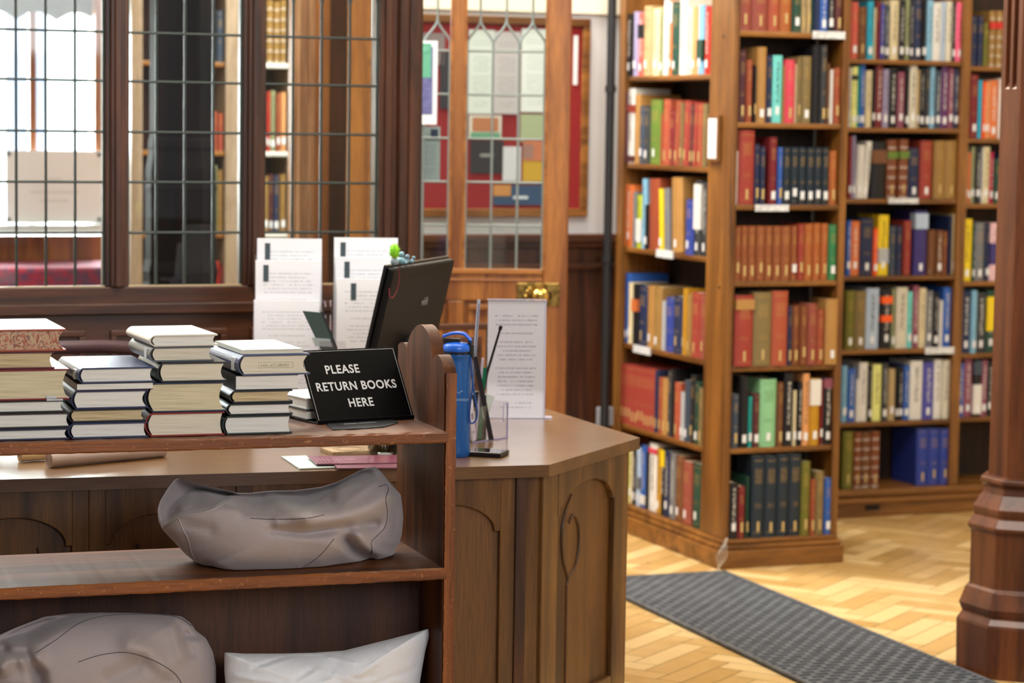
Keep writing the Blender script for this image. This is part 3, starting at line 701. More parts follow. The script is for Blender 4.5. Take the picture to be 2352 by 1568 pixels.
# shelves of the narrow face (z of the shelf tops) and of the left-hand face
RZ = [onR(1700, y).z for y in (70, 281, 470, 646, 842, 1030)]
LZ = [(onL(1440, a).z+onL(1605, b).z)/2 for a, b in ((172, 174), (375, 383), (567, 589), (789, 824), (973, 1028))]
def shelf(x0, x1, y0, y1, z, ax, T, label=None, th=.018):
    g = MB().box(x0, x1, y0, y1, z-th, z)
    return g.build('shelf', oak(ax), T, .003)
for z in RZ: shelf(cw, rs, .004, sw+.015, z, 'x', AT)
for z in LZ: shelf(.004, .2, sw, LD-.03, z, 'y', AT)
MB().box(0, .2, sw, LD-.03, zb-.004, zb+.002).build('bottom_board', oak('y'), AT)
TICKET = mat('white_card_ticket', '#e6e8e8', .5, noise='#b9bcc0', bscale=130)
def ticket(fn, T, x0, x1, y0, y1, side, label):
    a, b = fn(x0, (y0+y1)/2), fn(x1, (y0+y1)/2); z0, z1 = fn((x0+x1)/2, y1).z, fn((x0+x1)/2, y0).z
    if side == 'L': c = Vector((-.002, (a.y+b.y)/2, z0)); e = empty('shelf_ticket', T.matrix_basis @ c, T.rotation_euler.z); h = abs(a.y-b.y)/2; MB().box(-.002, .004, -h, h, 0, z1-z0).build('card', TICKET, e)
    else: c = Vector(((a.x+b.x)/2, -.002, z0)); e = empty('shelf_ticket', T.matrix_basis @ c, T.rotation_euler.z); h = abs(a.x-b.x)/2; MB().box(-h, h, -.004, .004, 0, z1-z0).build('card', TICKET, e)
    tag(e, label, 'shelf ticket', 'white card tickets on shelf edges'); return e
ticket(onR, AT, 1866, 1940, 72, 89, 'R', 'white ticket on the highest visible shelf edge of the corner bookcase, narrow end')
ticket(onR, AT, 1734, 1810, 470, 485, 'R', 'white ticket under the volumes with white numbers, narrow end of corner bookcase')
ticket(onL, AT, 1509, 1546, 574, 592, 'L', 'upper white ticket on the left side of the corner bookcase')
ticket(onL, AT, 1456, 1494, 795, 812, 'L', 'lower white ticket on the left side of the corner bookcase')

RN = '%s shelf down, corner bookcase end'
LN = '%s shelf down, corner bookcase side'
n2w = ['top', 'second', 'third', 'fourth', 'fifth', 'sixth', 'seventh', 'eighth']
Rspec = [
 "1696; 1728 -25 rosewood,c,t; 1765 -25 rosewood,c,t; 1791 -20 brick,c,t; 1819 -22 burnt orange,c,t; 1841 -22 dark green,c,w; 1852 -12 beige,c,t; 1863 -12 beige,c,t; 1869 -20 dark green,p,n; 1884 -15 navy,p,n; 1903 -15 blue,v,w; 1917 -25 black,v,w; 1934 -15 maroon,c,t",
 "1695; 1713 115 plum,c,t; 1729 137 rust,c,t; 1737 150 black,p,t; 1760 108 tan,p,w; 1774 127 navy,c,w; 1797 127 turquoise,v,w; 1801 150 tan,p,n; 1825 137 rose,c,t; 1829 147 cream,p,n; 1839 131 khaki,c,t; 1863 129 khaki,c,w; 1882 105 black,p,n; 1898 104 charcoal,c,t; 1905 145 brown,c,t; 1913 160 white,p,n; 1932 156 rust,c,t",
 "1687; 1696 347 white,p,n; 1733 299 red,c,t; 1745 331 navy,c,t; 1758 337 navy,c,t; 1766 -; 1785 315 dark red,c,w; 1797 338 blue,c,t; 1815 338 blue-black*,c,w; 1833 338 blue-black*,c,w; 1851 338 blue-black*,c,w; 1869 339 blue-black*,c,w; 1887 339 blue-black*,c,w; 1904 339 blue-black*,c,w; 1923 346 burnt orange,c,t",
 "1686; 1701 520 russet*,c,t; 1717 519 russet*,c,t; 1736 519 russet*,c,t; 1756 519 russet*,c,t; 1774 519 russet*,c,t; 1793 519 russet*,c,t; 1816 519 russet*,c,t; 1831 519 russet*,c,w; 1846 515 red,c,t; 1866 514 burnt orange*,c,t; 1884 513 burnt orange*,c,t; 1901 513 burnt orange*,c,t; 1921 516 green,c,w",
 "1687; 1730 678 red,c,t,,tan:.8:.94; 1772 671 khaki,c,t; 1809 668 brick,c,t; 1819 703 navy,c,t; 1836 702 chestnut,c,t; 1853 702 chestnut,c,t; 1875 697 rosewood,c,t; 1894 710 rust,c,t; 1924 686 tan,c,w",
 "1679; 1697 905 slate,c,t; 1719 864 black,p,w; 1729 911 teal,v,w; 1745 904 maroon,c,w; 1783 871 mint,c,w; 1799 878 brown,c,t; 1820 857 black,v,w; 1830 897 cream,p,w; 1842 878 black,v,w; 1858 858 peach,v,w; 1882 869 mustard,p,w,,white:.6:.985; 1890 875 dark red,p,w; 1913 868 black,v,w,,mauve:.85:.99",
 "1674; 1694 1108 black,v,w; 1712 1117 dark red,c,t; 1720 1094 dark green,p,t; 1724 -; 1754 1046 blue-black*,c,t; 1783 1046 blue-black*,c,t; 1810 1043 blue-black*,c,t; 1838 1042 blue-black*,c,t; 1859 1060 moss,c,t; 1871 1101 rust,c,t; 1892 1083 khaki,c,t; 1908 1098 blue,c,w"]
for i, s in enumerate(Rspec):
    z = RZ[i] if i < len(RZ) else zb
    shelf_row(CA, DU, AT, (70, 281, 470, 646, 842, 1030, 1235)[i], s, RN % n2w[i], '', depth=.125, zshelf=z, off=.012 if i not in (4, 6) else .002)
Lspec = [
 "1437; 1453 32 black,v,w; 1463 27 lilac,p,w; 1477 30 coral,v,w,,black:.6:.82; 1495 14 beige,c,w; 1511 20 cream,v,w; 1522 17 sage,v,w; 1532 0 white,p,n; 1540 3 orange,v,w,,white:.7:.98; 1558 5 dark green,c,w; 1575 -10 white,v,n; 1588 16 ivory,v,n; 1602 16 peach,p,w; 1615 12 light blue,p,w,,dark green:.2:.5; 1628 14 scarlet,v,w",
 "1426; 1440 214 plum,p,w; 1455 203 white,v,w,,red:.68:.78,maroon:.02:.1; 1466 217 tan,p,n; 1479 243 slate,c,w; 1490 244 charcoal,c,w; 1516 229 olive,c,w; 1521 260 rust,p,n; 1536 228 brick,c,t; 1549 252 dark red,c,t; 1561 232 rust,c,t,3; 1567 236 khaki,p,t; 1583 233 red,c,t,3; 1591 240 maroon,c,t; 1603 237 red,c,t,3; 1613 238 brick,c,t; 1624 238 khaki,c,n",
 "1433; 1452 424 orange,v,w; 1458 440 grey,p,n; 1470 448 lime,v,w,,white:.12:.55; 1481 410 light blue,v,n; 1488 470 black,p,w; 1517 411 rust,p,n,-2; 1526 434 yellow,p,w,-4; 1540 433 grey,c,n,-4; 1570 409 tan,p,w,-3; 1574 -; 1592 458 royal blue,c,w; 1608 414 charcoal,v,w,,white:.35:.95; 1621 418 charcoal,v,w",
 "1431; 1443 627 blue,p,w; 1452 648 cream,p,w; 1463 652 black,p,n,,orange:.55:.75; 1483 655 navy,c,t; 1500 656 tan,p,w; 1519 658 gold,c,w; 1525 690 silver,p,n; 1544 683 royal blue,c,n; 1565 680 navy,c,t; 1574 662 mustard,p,t; 1585 674 gold,c,t; 1606 671 red,c,t; 1621 674 rosewood,c,t",
 "1419; "+"; ".join("%.1f %.1f red*,c,t" % (1419+7.55*(k+1), 833+1.3*k) for k in range(11))+"; 1509 850 navy,p,t; 1520 866 rust,c,t; 1531 868 tan,c,t; 1540 850 charcoal,c,t; 1546 846 black,p,n; 1560 878 brick,c,t; 1572 900 silver,p,w; 1585 872 slate,p,w; 1595 860 black,c,t; 1605 876 dark green,c,w; 1616 890 khaki,c,t",
 "1433; 1440 1034 lime,p,w; 1448 1029 cream,v,w; 1458 1031 black,v,w; 1468 1028 pale blue,v,w,,grey:.3:.5; 1480 1022 blue,v,w,,white:.05:.2; 1486 1036 black,p,n; 1504 1018 white,v,w,,rose:.86:.93; 1514 1028 mustard,v,w; 1523 1028 black,v,n,,yellow:.72:.97; 1537 1034 navy,v,w; 1550 1040 grey,v,w; 1567 1045 brown,c,w; 1588 1058 rosewood,c,w; 1609 1063 dark green,c,w"]
for i, s in enumerate(Lspec):
    z = LZ[i] if i < len(LZ) else zb+.003
    shelf_row(CA, DV, AT, (173, 378, 578, 808, 1000, 1186)[i], s, LN % n2w[i], '', depth=.165, zshelf=z, off=.012, side=True)

# ------------------------------------------------------------------ wall bookcase behind (two bays)
BB = atz(1930, 1190, 0)
WC = BB+V*.03
XT = empty('wall_bookcase', (WC.x, WC.y, 0), ROT, label='long oak wall bookcase with two bays visible, behind corner bookcase and octagonal pillar', cat='bookcase')
def onB(x, y): return frame_of(XT, onplane(x, y, WC, DU))
bl, br = -.12, onB(2400, 600).x+.3
zk = onB(2000, 1122).z
MB().box(bl, br, -.03, .26, 0, zk-.04).box(bl, br, -.05, .26, zk-.05, zk-.03).box(bl, br, -.02, .26, zk-.03, zk).build('plinth', oak('x'), XT, .008)
u0, u1 = onB(2196, 600).x, onB(2216, 600).x; w0 = onB(1946, 600).x
for a, b in ((bl, w0-.02), (u0, u1), (br-.05, br)): MB().box(a, b, 0, .24, zk, 2.7).build('upright', oak('z'), XT, .003)
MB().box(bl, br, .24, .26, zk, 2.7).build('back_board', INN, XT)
RWT = empty('wall_rear', (WC.x, WC.y, 0), ROT, kind='structure'); bx(-.4, br+4, .27, .40, 0, 4.0).build('cream_plaster', CREAM, RWT)
BY = [(135, 140), (292, 296), (456, 458), (634, 632), (803, 799), (975, 958)]
BZ = [(onB(1950, a).z+onB(2190, b).z)/2 for a, b in BY]
CY = [152, 318, 468, 646, 812, 958]; CZ = [onB(2240, y).z for y in CY]
for z in BZ: shelf(w0-.02, u0, .004, .24, z, 'x', XT)
for z in CZ: shelf(u1, br-.05, .004, .24, z, 'x', XT)
hl = onB(1994, 1162); MB().box(hl.x-.03, hl.x+.03, -.036, -.028, hl.z-.008, hl.z+.008).build('vent_slot', mat('slot_black', '#0d0a08', .9), XT)
ticket(onB, XT, 2040, 2108, 455, 467, 'R', 'white ticket on the wall bookcase, under the brown leather volumes')
ticket(onB, XT, 2124, 2190, 797, 812, 'R', 'white ticket at the right of the wall bookcase, lower down')
Bspec = [
 "1952; 1970 5 coral,c,w; 1991 15 brown,c,t; 2006 3 cyan,v,w; 2012 18 cream,p,n; 2022 3 dark red,c,n; 2031 8 violet,v,w; 2043 12 slate,v,w; 2063 0 cream,v,w; 2078 0 black,v,w; 2088 -3 sage,v,w; 2097 2 charcoal,v,w; 2116 -3 navy,c,w; 2127 0 black,p,w; 2142 0 light blue,v,n; 2163 6 white,v,n; 2172 4 pale blue,v,n; 2187 3 ivory,v,n; 2195 3 black,v,w; 2214 5 pink,v,w",
 "1950; 1956 155 white,v,n; 1969 153 lemon,v,w,,black:.78:.86; 1975 150 teal,p,w; 1987 147 blue,v,w; 2002 162 cream,v,n; 2011 158 black,p,w; 2028 147 dark red,v,w; 2042 159 lilac,v,w; 2060 156 black,v,w; 2077 165 mauve,v,w; 2087 159 black,p,w; 2105 150 ivory,v,w; 2113 160 beige,p,w; 2124 158 black,v,w; 2136 157 charcoal,c,w; 2148 153 light blue,v,w; 2162 162 slate,v,w; 2179 150 purple,v,w; 2191 156 mauve,v,w; 2203 158 navy,v,w; 2210 167 pale pink,p,n",
 "1949; 1956 312 red,p,w; 1964 312 lilac,v,w; 1984 333 white,p,w,2; 2000 325 white,v,w,4; 2034 325 black,p,n,,brown:.62:.85; 2036 -; 2060 321 chestnut,l,t,,olive:.68:.8; 2062 -; 2085 320 chestnut,l,t,,olive:.68:.8; 2110 340 navy,c,w; 2112 -; 2141 323 red,c,w; 2143 -; 2170 323 gold,c,t; 2199 323 gold,c,t",
 "1943; 1954 506 blue,v,w; 1974 508 orange,v,w; 2005 501 navy,c,w; 2016 524 bright orange,v,w; 2040 494 yellow,v,w,,silver:.2:.45; 2056 519 slate,c,n; 2071 519 navy,c,n; 2075 -; 2093 507 red,c,n; 2098 -; 2128 484 indigo,p,w,,pale blue:.72:.96; 2131 -; 2150 528 brown,p,n; 2164 529 brown,v,w; 2177 531 chestnut,c,n; 2186 496 navy,p,n; 2198 491 beige,v,w",
 "1940; 1961 667 moss,c,w; 1988 668 khaki,c,w; 2018 662 pale blue,v,w; 2022 -; 2047 664 black,v,w,,bright orange:.76:.88,bright orange:.45:.56; 2057 664 sage,v,w; 2083 660 ivory,v,n; 2095 670 turquoise,v,w; 2110 656 mauve,v,w; 2126 662 cream,v,n; 2143 668 grey,v,w; 2156 672 black,v,w; 2165 690 white,p,n; 2183 660 blue,v,w",
 "1932; 1946 840 light blue,p,w; 1964 846 blue,v,w; 1973 872 white,p,n; 1993 833 white,v,n; 2003 840 black,v,w; 2024 837 lemon,v,n; 2038 834 charcoal,v,w; 2055 847 beige,p,w; 2064 843 black,p,w; 2075 843 black,v,w; 2089 840 blue,v,w; 2118 829 white,v,n; 2144 832 violet,v,w; 2163 826 white,v,n; 2180 827 ivory,v,n; 2194 827 scarlet,v,w",
 "1935; 1959 990 moss,c,t; 1977 992 chestnut,l,t; 1999 992 brown,l,t; 2021 990 chestnut,l,t; 2104 -; 2131 984 royal blue*,c,t; 2157 984 royal blue*,c,t; 2181 984 royal blue*,c,t"]
for i, s in enumerate(Bspec):
    z = BZ[i] if i < len(BZ) else zk
    shelf_row(WC, DU, XT, (138, 294, 457, 633, 801, 968, 1121)[i], s, '%s shelf down, rear bookcase wide bay' % n2w[i], '', depth=.19, zshelf=z, off=.02)
Cspec = [
 "2229; 2245 37 navy,c,n; 2258 37 navy,c,n; 2269 52 moss,c,n; 2271 -; 2286 25 gold,l,n,,scarlet:.68:.8; 2302 25 gold,l,n,,scarlet:.68:.8; 2318 28 gold,l,n,,scarlet:.68:.8",
 "2225; 2245 171 dark red,c,w; 2256 184 cyan,p,n; 2264 188 bright orange,v,w; 2272 186 peach,p,w; 2292 184 orange,v,w; 2299 180 white,p,n; 2315 182 red,c,w",
 "2217; 2223 346 cream,p,w; 2230 350 orange,p,w; 2239 337 sage,v,w; 2252 337 black,v,w; 2257 340 silver,v,w; 2273 337 cream,v,w; 2282 349 crimson,v,w; 2294 364 dark green,c,w; 2306 350 navy,c,w",
 "2210; 2232 503 yellow,v,w; 2238 520 dark green,v,w; 2261 511 grey,c,w; 2272 513 navy,c,w; 2290 512 pale pink,v,n,,indigo:.28:.65; 2304 512 black,v,w",
 "2207; 2228 669 navy,v,w; 2242 667 light blue,p,w; 2265 672 charcoal,v,w; 2285 667 dark green,v,w,,yellow:.35:.9; 2300 670 red,c,w",
 "2200; 2214 834 blue,v,w; 2233 822 mauve,v,w; 2252 823 black,p,w,,slate:.72:.95,white:.05:.55; 2266 827 mauve,v,w; 2280 830 black,v,w; 2294 830 navy,c,w"]
for i, s in enumerate(Cspec):
    shelf_row(WC, DU, XT, CY[i], s, '%s shelf down, bay beside pillar' % n2w[i], '', depth=.19, zshelf=CZ[i], off=.02)

# ------------------------------------------------------------------ bookcase beyond the leaded screen
FP = atd(560, 400, 9.4)
FT = empty('far_bookcase', (FP.x, FP.y, 0), ROT, label='bookcase with pale uprights seen through the leaded screen', cat='bookcase')
def onF(x, y): return frame_of(FT, onplane(x, y, FP, DU))
fx = lambda x: onF(x, 400).x
PALE = wood('pale_upright_oak', '#a8937c', '#8f775e', 'z')
for a, b in ((300, 326), (516, 546), (664, 690)): MB().box(fx(a), fx(b), -.01, .25, 0, 2.7).build('upright', PALE, FT, .003)
MB().box(fx(326), fx(664), .24, .26, 0, 2.7).build('back_board', dark('z'), FT)
FY = (145, 348, 535, 700); FZ = [onF(600, y).z for y in FY]
FZ.insert(0, FZ[0]+.3)
for z in FZ:
    MB().box(fx(326), fx(516), .0, .24, z-.018, z).build('shelf', oak('x'), FT, .003); MB().box(fx(546), fx(664), .0, .24, z-.018, z).build('shelf', mat('white_shelf_edge', '#d4d2cc', .5), FT, .003)
Fs = [(0, '546; 562 20 navy,c,n; 580 30 brown,c,n; 600 20 navy,c,n; 612 2 gold,l,n; 628 0 gold,l,n; 643 3 gold,l,n; 658 0 gold,l,n', 145),
      (1, '546; 560 225 black,c,n; 575 235 rust,c,n; 604 232 navy,c,n; 614 212 dark red,c,w; 622 210 scarlet,c,w; 634 208 sage,v,w; 644 215 rust,c,w; 658 212 peach,p,w', 348),
      (2, '546; 575 420 charcoal,c,n; 604 418 gold,c,n; 618 405 gold,c,w; 628 400 maroon,c,w; 642 402 navy,c,w; 658 400 gold,p,w', 535),
      (0, '480; 498 20 black,c,n; 516 24 slate,c,n', 85), (0, '', 0),
      (1, '480; 500 255 rust,c,n; 515 260 brick,c,n', 330),
      (2, '480; 500 380 sage,c,n; 514 390 gold,c,n', 520),
      (3, '480; 505 600 scarlet,c,n; 515 610 dark red,c,n', 700), (3, '546; 600 590 brown,c,n; 640 585 gold,c,n', 700)]
fn = 0
for r, s, yb in Fs:
    if not s: continue
    fn += 1
    side = 'left' if s.startswith('48') else 'right'
    shelf_row(FP, DU, FT, yb, s, '%s shelf, %s side beyond screen' % (n2w[r], side), '', depth=.17, zshelf=FZ[r+1], off=.01)
# the octagonal pillar at the right edge
v1, v2 = atz(2195, 1535, 0), atz(2266, 1560, 0)
ed = (v2-v1); el = .142; R8 = el/2/math.sin(math.pi/8)
mid = v1+ed.normalized()*el/2; inw = Vector((-ed.y, ed.x, 0)).normalized()
if inw.x < 0: inw = -inw
PC = mid+inw*(el/2/math.tan(math.pi/8)); PC.z = 0
rot8 = math.atan2(v1.y-PC.y, v1.x-PC.x)
sil = [(2305, -40), (2303, 60), (2270, 1088), (2252, 1092), (2250, 1102), (2260, 1112), (2256, 1128), (2234, 1160), (2236, 1172), (2238, 1178), (2223, 1198), (2222, 1204), (2230, 1214), (2226, 1338), (2218, 1342), (2214, 1352), (2202, 1380), (2206, 1392), (2210, 1400), (2198, 1414), (2196, 1420), (2195, 1535)]
aa = math.degrees(math.atan2(v1.x-PC.x, v1.y-PC.y))   # direction from centre to silhouette vertex
prof = []
for x, y in sil[2:]:
    q = onplane(x, y, PC, aa); prof.append(((q-PC).xy.length, q.z))
prof[-1] = (prof[-1][0], 0.0); prof = prof[::-1]
prof.append((prof[-1][0], 3.95))
gz = onplane(2352, 205, PC, aa).z
pillar('octagonal_pillar', PC, prof, wood('pillar_oak', '#6d3c1e', '#452110', 'z', rough=.34, scale=.7), 'octagonal red-brown oak pillar with moulded base at the right edge of the room', rot=rot8, grooves=gz)

# black pipe and socket box
pp = onplane(1397, 500, CA+V*(LD+.03)-U*.035-V*.07, DU)
pe = empty('drain_pipe', (pp.x, pp.y, 0), ROT, label='black pipe running up the wall beside the corner bookcase', cat='pipe')
MB().tube([(0, 0, 0), (0, 0, 3.9)], .0165, 14).build('pipe', mat('black_pipe', '#17191c', .45), pe)
for z in (.3, 1.0, 1.62, 2.1): MB().tube([(0, 0, z-.012), (0, 0, z+.012)], .021, 14).build('pipe_collar', mat('black_pipe', '#17191c'), pe)
q = onplane(1393, 958, CA+V*(LD-.02)-U*.06, DU)
se = empty('socket_box', (q.x, q.y, 0), ROT, label='small grey electrical box at the foot of the black pipe', cat='electrical box')
hz0, hz1 = onplane(1393, 978, q, DU).z, onplane(1393, 936, q, DU).z
MB().box(-.03, .03, 0, .03, hz0, hz1).build('box_body', mat('grey_plastic', '#8d9299', .5), se, .004)
MB().box(-.02, .004, -.004, 0, hz0+.01, hz1-.012).build('switch_plate', mat('dark_plastic', '#33373c', .4), se, .001)
cbl = MB().tube([(0, .015, hz0), (0, .02, .2), (.002, .02, 0.005)], .004, 6); cbl.build('cable', mat('grey_plastic', '#8d9299'), se)

# white string tied at the plinth corner
t0, t1 = atd(1668, 1236, 8.10), atz(1648, 1310, .004)
st = MB()
for j in range(4):
    pts = []
    for k in range(9):
        s_ = k/8; p = t0.lerp(t1, s_); p = p+Vector((.012*math.sin(s_*math.pi)*(j-1.5)/1.5+.003*math.sin(s_*9+j), -.004-.006*math.sin(s_*math.pi)-.002*j, 0)); pts.append(p)
    st.tube(pts, .0016, 5)
o = st.build('white_string', mat('white_string', '#d9d4c8', .8)); tag(o, 'loop of thin white string tied around the front corner of the bookcase plinth', 'string')

# ------------------------------------------------------------------ rubber mat
M0 = atz(1665, 1318, 0); mdir = hdir(-20.5); mr = math.radians(20.5)
MT = empty('rubber_mat', (M0.x, M0.y, 0), mr, label='long dark grey slotted rubber mat lying across the parquet floor', cat='mat')
lft = frame_of(MT, atz(1830, 1568, 0)).x; Lm = 3.6
MB().box(lft, 0, -Lm, 0, .002, .008).build('mat_base', mat('rubber_groove', '#16171a', .8), MT)
g = MB(); rim = .012
g.box(lft, lft+rim, -Lm, 0, .002, .0135).box(-rim, 0, -Lm, 0, .002, .0135).box(lft, 0, -rim, 0, .002, .0135)
wid = -lft-2*rim; nx = 9; px_ = wid/nx; ny = int(Lm/.03)
for k in range(ny):
    y = -rim-k*.03; g.box(lft+rim, -rim, y-.013, y, .004, .0125)
    for i in range(nx+1):
        x = lft+rim+px_*(i+(.5 if k % 2 else 0))
        if x+.006 < -rim: g.box(x-.008, x+.008, y-.030, y-.013, .004, .0125)
g.build('slotted_surface', mat('grey_rubber', '#5b5f64', .55, noise='#4c4f54', bscale=30), MT)
# ================================================================== book return trolley (foreground)
CR = math.radians(18.5); CDU, CDV = 71.5, -18.5
C0 = atz(1022, 990, .90); C0.z = 0
CT = empty('book_trolley', (C0.x, C0.y, 0), CR, label='worn red-brown oak book trolley with trefoil-topped end panel, stacked with returned books', cat='trolley')
CDX, CDY = hdir(CDU), hdir(CDV)
def onc(x, y, yl=0.0):            # pixel on the upright plane lying yl behind the shelf front, trolley frame
    return frame_of(CT, onplane(x, y, C0+CDY*yl, CDU))
def onside(x, y, xl=0.0): return frame_of(CT, onplane(x, y, C0+CDX*xl, CDV))
DEP = .335; Z1 = .90; th1 = onc(900, 993).z-onc(900, 1021).z
WN = ('#7a4720', '#41220d'); WE = ('#9a552c', '#6a331a')
def cw_(ax): return wood('trolley_oak', *WN, ax, rough=.46, scale=.7, coat=.03)
def worn(ax):
    key = ('worn', ax)
    if key in _mc: return _mc[key]
    m = wood('trolley_edge_oak', '#a05c26', '#643413', ax, rough=.4, scale=.9, coat=.15).copy(); m.name = 'trolley_worn_edge_'+ax
    n = m.node_tree; L = n.links.new; p = n.nodes['Principled BSDF']; src = p.inputs['Base Color'].links[0].from_socket
    tc = n.nodes.new('ShaderNodeTexCoord'); nz = n.nodes.new('ShaderNodeTexNoise'); nz.inputs['Scale'].default_value = 120; nz.inputs['Detail'].default_value = 6; L(tc.outputs['Object'], nz.inputs['Vector'])
    geo = n.nodes.new('ShaderNodeNewGeometry'); 
    r = n.nodes.new('ShaderNodeMapRange'); r.inputs[1].default_value = .62; r.inputs[2].default_value = .72; r.inputs[4].default_value = .55; L(nz.outputs[0], r.inputs[0])
    mx = n.nodes.new('ShaderNodeMix'); mx.data_type = 'RGBA'; L(r.outputs[0], mx.inputs[0]); L(src, mx.inputs[6]); mx.inputs[7].default_value = (*lin('#c48a55'), 1); L(mx.outputs[2], p.inputs['Base Color'])
    _mc[key] = m; return m
LFT = -1.25
def chipped(x0, x1, z0, z1, name, T):
    """shelf board whose front edge is slightly uneven from wear"""
    m = MB(); N = 90; rnd = random.Random(int(z0*1000)); vs = []
    for k in range(N+1):
        x = x0+(x1-x0)*k/N
        a = rnd.uniform(0, .0012); b = rnd.uniform(0, .0012); c = .0035
        vs += [(x, DEP, z0), (x, .0, z0+a), (x, -.0025, z0+c), (x, -.0025, z1-c-a), (x, .001, z1-b), (x, DEP, z1)]
    fs = []; mi = []
    for k in range(N):
        for j in range(6):
            j2 = (j+1) % 6; fs.append((6*k+j, 6*k+j2, 6*k+6+j2, 6*k+6+j)); mi.append(1 if 1 <= j <= 3 else 0)
    m.add(vs, fs); m.m = mi; m.add(vs[:6]+vs[-6:], [(0, 1, 2, 3, 4, 5), (11, 10, 9, 8, 7, 6)], 1)
    return m.build(name, [cw_('x'), worn('x')], T)
chipped(LFT, 0.006, Z1-th1, Z1, 'shelf', CT)
Z2 = onc(1020, 1303).z; th2 = .024
chipped(LFT, 0.006, Z2-th2, Z2, 'shelf', CT)
ZB = .335
chipped(LFT, 0.0, ZB-.024, ZB, 'shelf', CT)
bx(LFT, 0, .165, .180, ZB, Z2-th2).build('back_board', wood('trolley_back_oak', '#583018', '#301509', 'z', rough=.5, scale=.6), CT)
# trefoil end panel: outline from the rear lobe over the centre to the front
out_px = [(905, 815), (910, 800), (916, 790), (922, 786), (929, 788), (935, 802), (937, 785), (944, 765), (955, 750), (966, 745), (977, 755), (985, 772), (991, 800), (994, 824), (999, 816), (1006, 815), (1013, 826), (1018, 842), (1020, 856)]
pl = [(onside(x, y).y, onside(x, y).z) for x, y in out_px]
def smooth(pts, n=4):
    res = []
    for i in range(len(pts)-1):
        p0 = pts[max(i-1, 0)]; p1 = pts[i]; p2 = pts[i+1]; p3 = pts[min(i+2, len(pts)-1)]
        for k in range(n):
            t = k/n; res.append(tuple(.5*((2*p1[d])+(-p0[d]+p2[d])*t+(2*p0[d]-5*p1[d]+4*p2[d]-p3[d])*t*t+(-p0[d]+3*p1[d]-3*p2[d]+p3[d])*t**3) for d in range(len(p1))))
    return res+[pts[-1]]
cusps = [5, 13]
o1 = smooth(pl[:6], 4)[:-1]+smooth(pl[5:14], 4)[:-1]+smooth(pl[13:], 4)
poly = [(DEP+.004, .05)]+[(min(max(y, 0), DEP+.004), z) for y, z in o1]+[(0, .05)]
ep = MB(); ep.prism(poly, 0, .0245, 'yz')
PNL = wood('trolley_side_oak', '#683c1e', '#351a0b', 'z', rough=.5, scale=.7); PNL.node_tree.nodes['Principled BSDF'].inputs['Specular IOR Level'].default_value = .15
o = ep.build('end_panel', [PNL], CT, .004, seg=3)
# worn front edge strip of the end panel
fe = MB(); rnd = random.Random(3); N = 120; vs = []; zt = pl[-1][1]
for k in range(N+1):
    z = .05+(zt-.05)*k/N; a, b = rnd.uniform(0, .0014), rnd.uniform(0, .0014); vs += [(.0012+a, .0012, z), (.0012+a, -.0008, z), (.0233-b, -.0008, z), (.0233-b, .0012, z)]
fs = []
for k in range(N):
    for j in range(4): fs.append((4*k+j, 4*k+(j+1) % 4, 4*k+4+(j+1) % 4, 4*k+4+j))
fe.add(vs, fs).build('worn_edge', worn('z'), CT)
bx(LFT-.025, LFT, 0, DEP, .05, 1.0).build('end_panel', cw_('z'), CT, .004)
bx(LFT, 0, .03, DEP-.03, .16, .185).build('bottom_board', cw_('x'), CT)
for x in (LFT+.06, -.05):
    for y in (.05, DEP-.05):
        g = MB().tube([(x, y-.012, .03), (x, y+.012, .03)], .03, 16).box(x-.01, x+.01, y-.016, y+.016, .04, .16); g.build('castor', mat('castor_black', '#222222', .5), CT)

# ------------------------------------------------------------------ stacked books
PG = {'w': page_mat('pages_white', '#efece5', '#dbd7ce'), 'c': page_mat('pages_cream', '#e9dfca', '#d2c6ae'), 't': page_mat('pages_tan', '#d8c49c', '#ab9268'), 'y': page_mat('pages_yellowed', '#e2d5b5', '#bfb18a')}
key = 'marbled'; mm_ = bpy.data.materials.new('marbled_edges'); mm_.use_nodes = True; n = mm_.node_tree; L = n.links.new; p = n.nodes['Principled BSDF']
tc = n.nodes.new('ShaderNodeTexCoord'); mp = n.nodes.new('ShaderNodeMapping'); mp.inputs['Scale'].default_value = (70, 60, 45); L(tc.outputs['Object'], mp.inputs[0])
nz = n.nodes.new('ShaderNodeTexNoise'); nz.inputs['Scale'].default_value = 1.0; nz.inputs['Detail'].default_value = 4; nz.inputs['Distortion'].default_value = 2.5; L(mp.outputs[0], nz.inputs['Vector'])
r = n.nodes.new('ShaderNodeValToRGB'); e_ = r.color_ramp.elements; e_[0].position = .3; e_[0].color = (*lin('#6c5b4c'), 1); e_[1].position = .72; e_[1].color = (*lin('#55565a'), 1)
for ps_, cc in ((.4, '#b0634a'), (.48, '#c79a80'), (.55, '#c9b48e'), (.63, '#a8735c')): e_.new(ps_).color = (*lin(cc), 1)
L(nz.outputs[0], r.inputs[0]); L(r.outputs[0], p.inputs['Base Color']); p.inputs['Roughness'].default_value = .6
PG['m'] = mm_
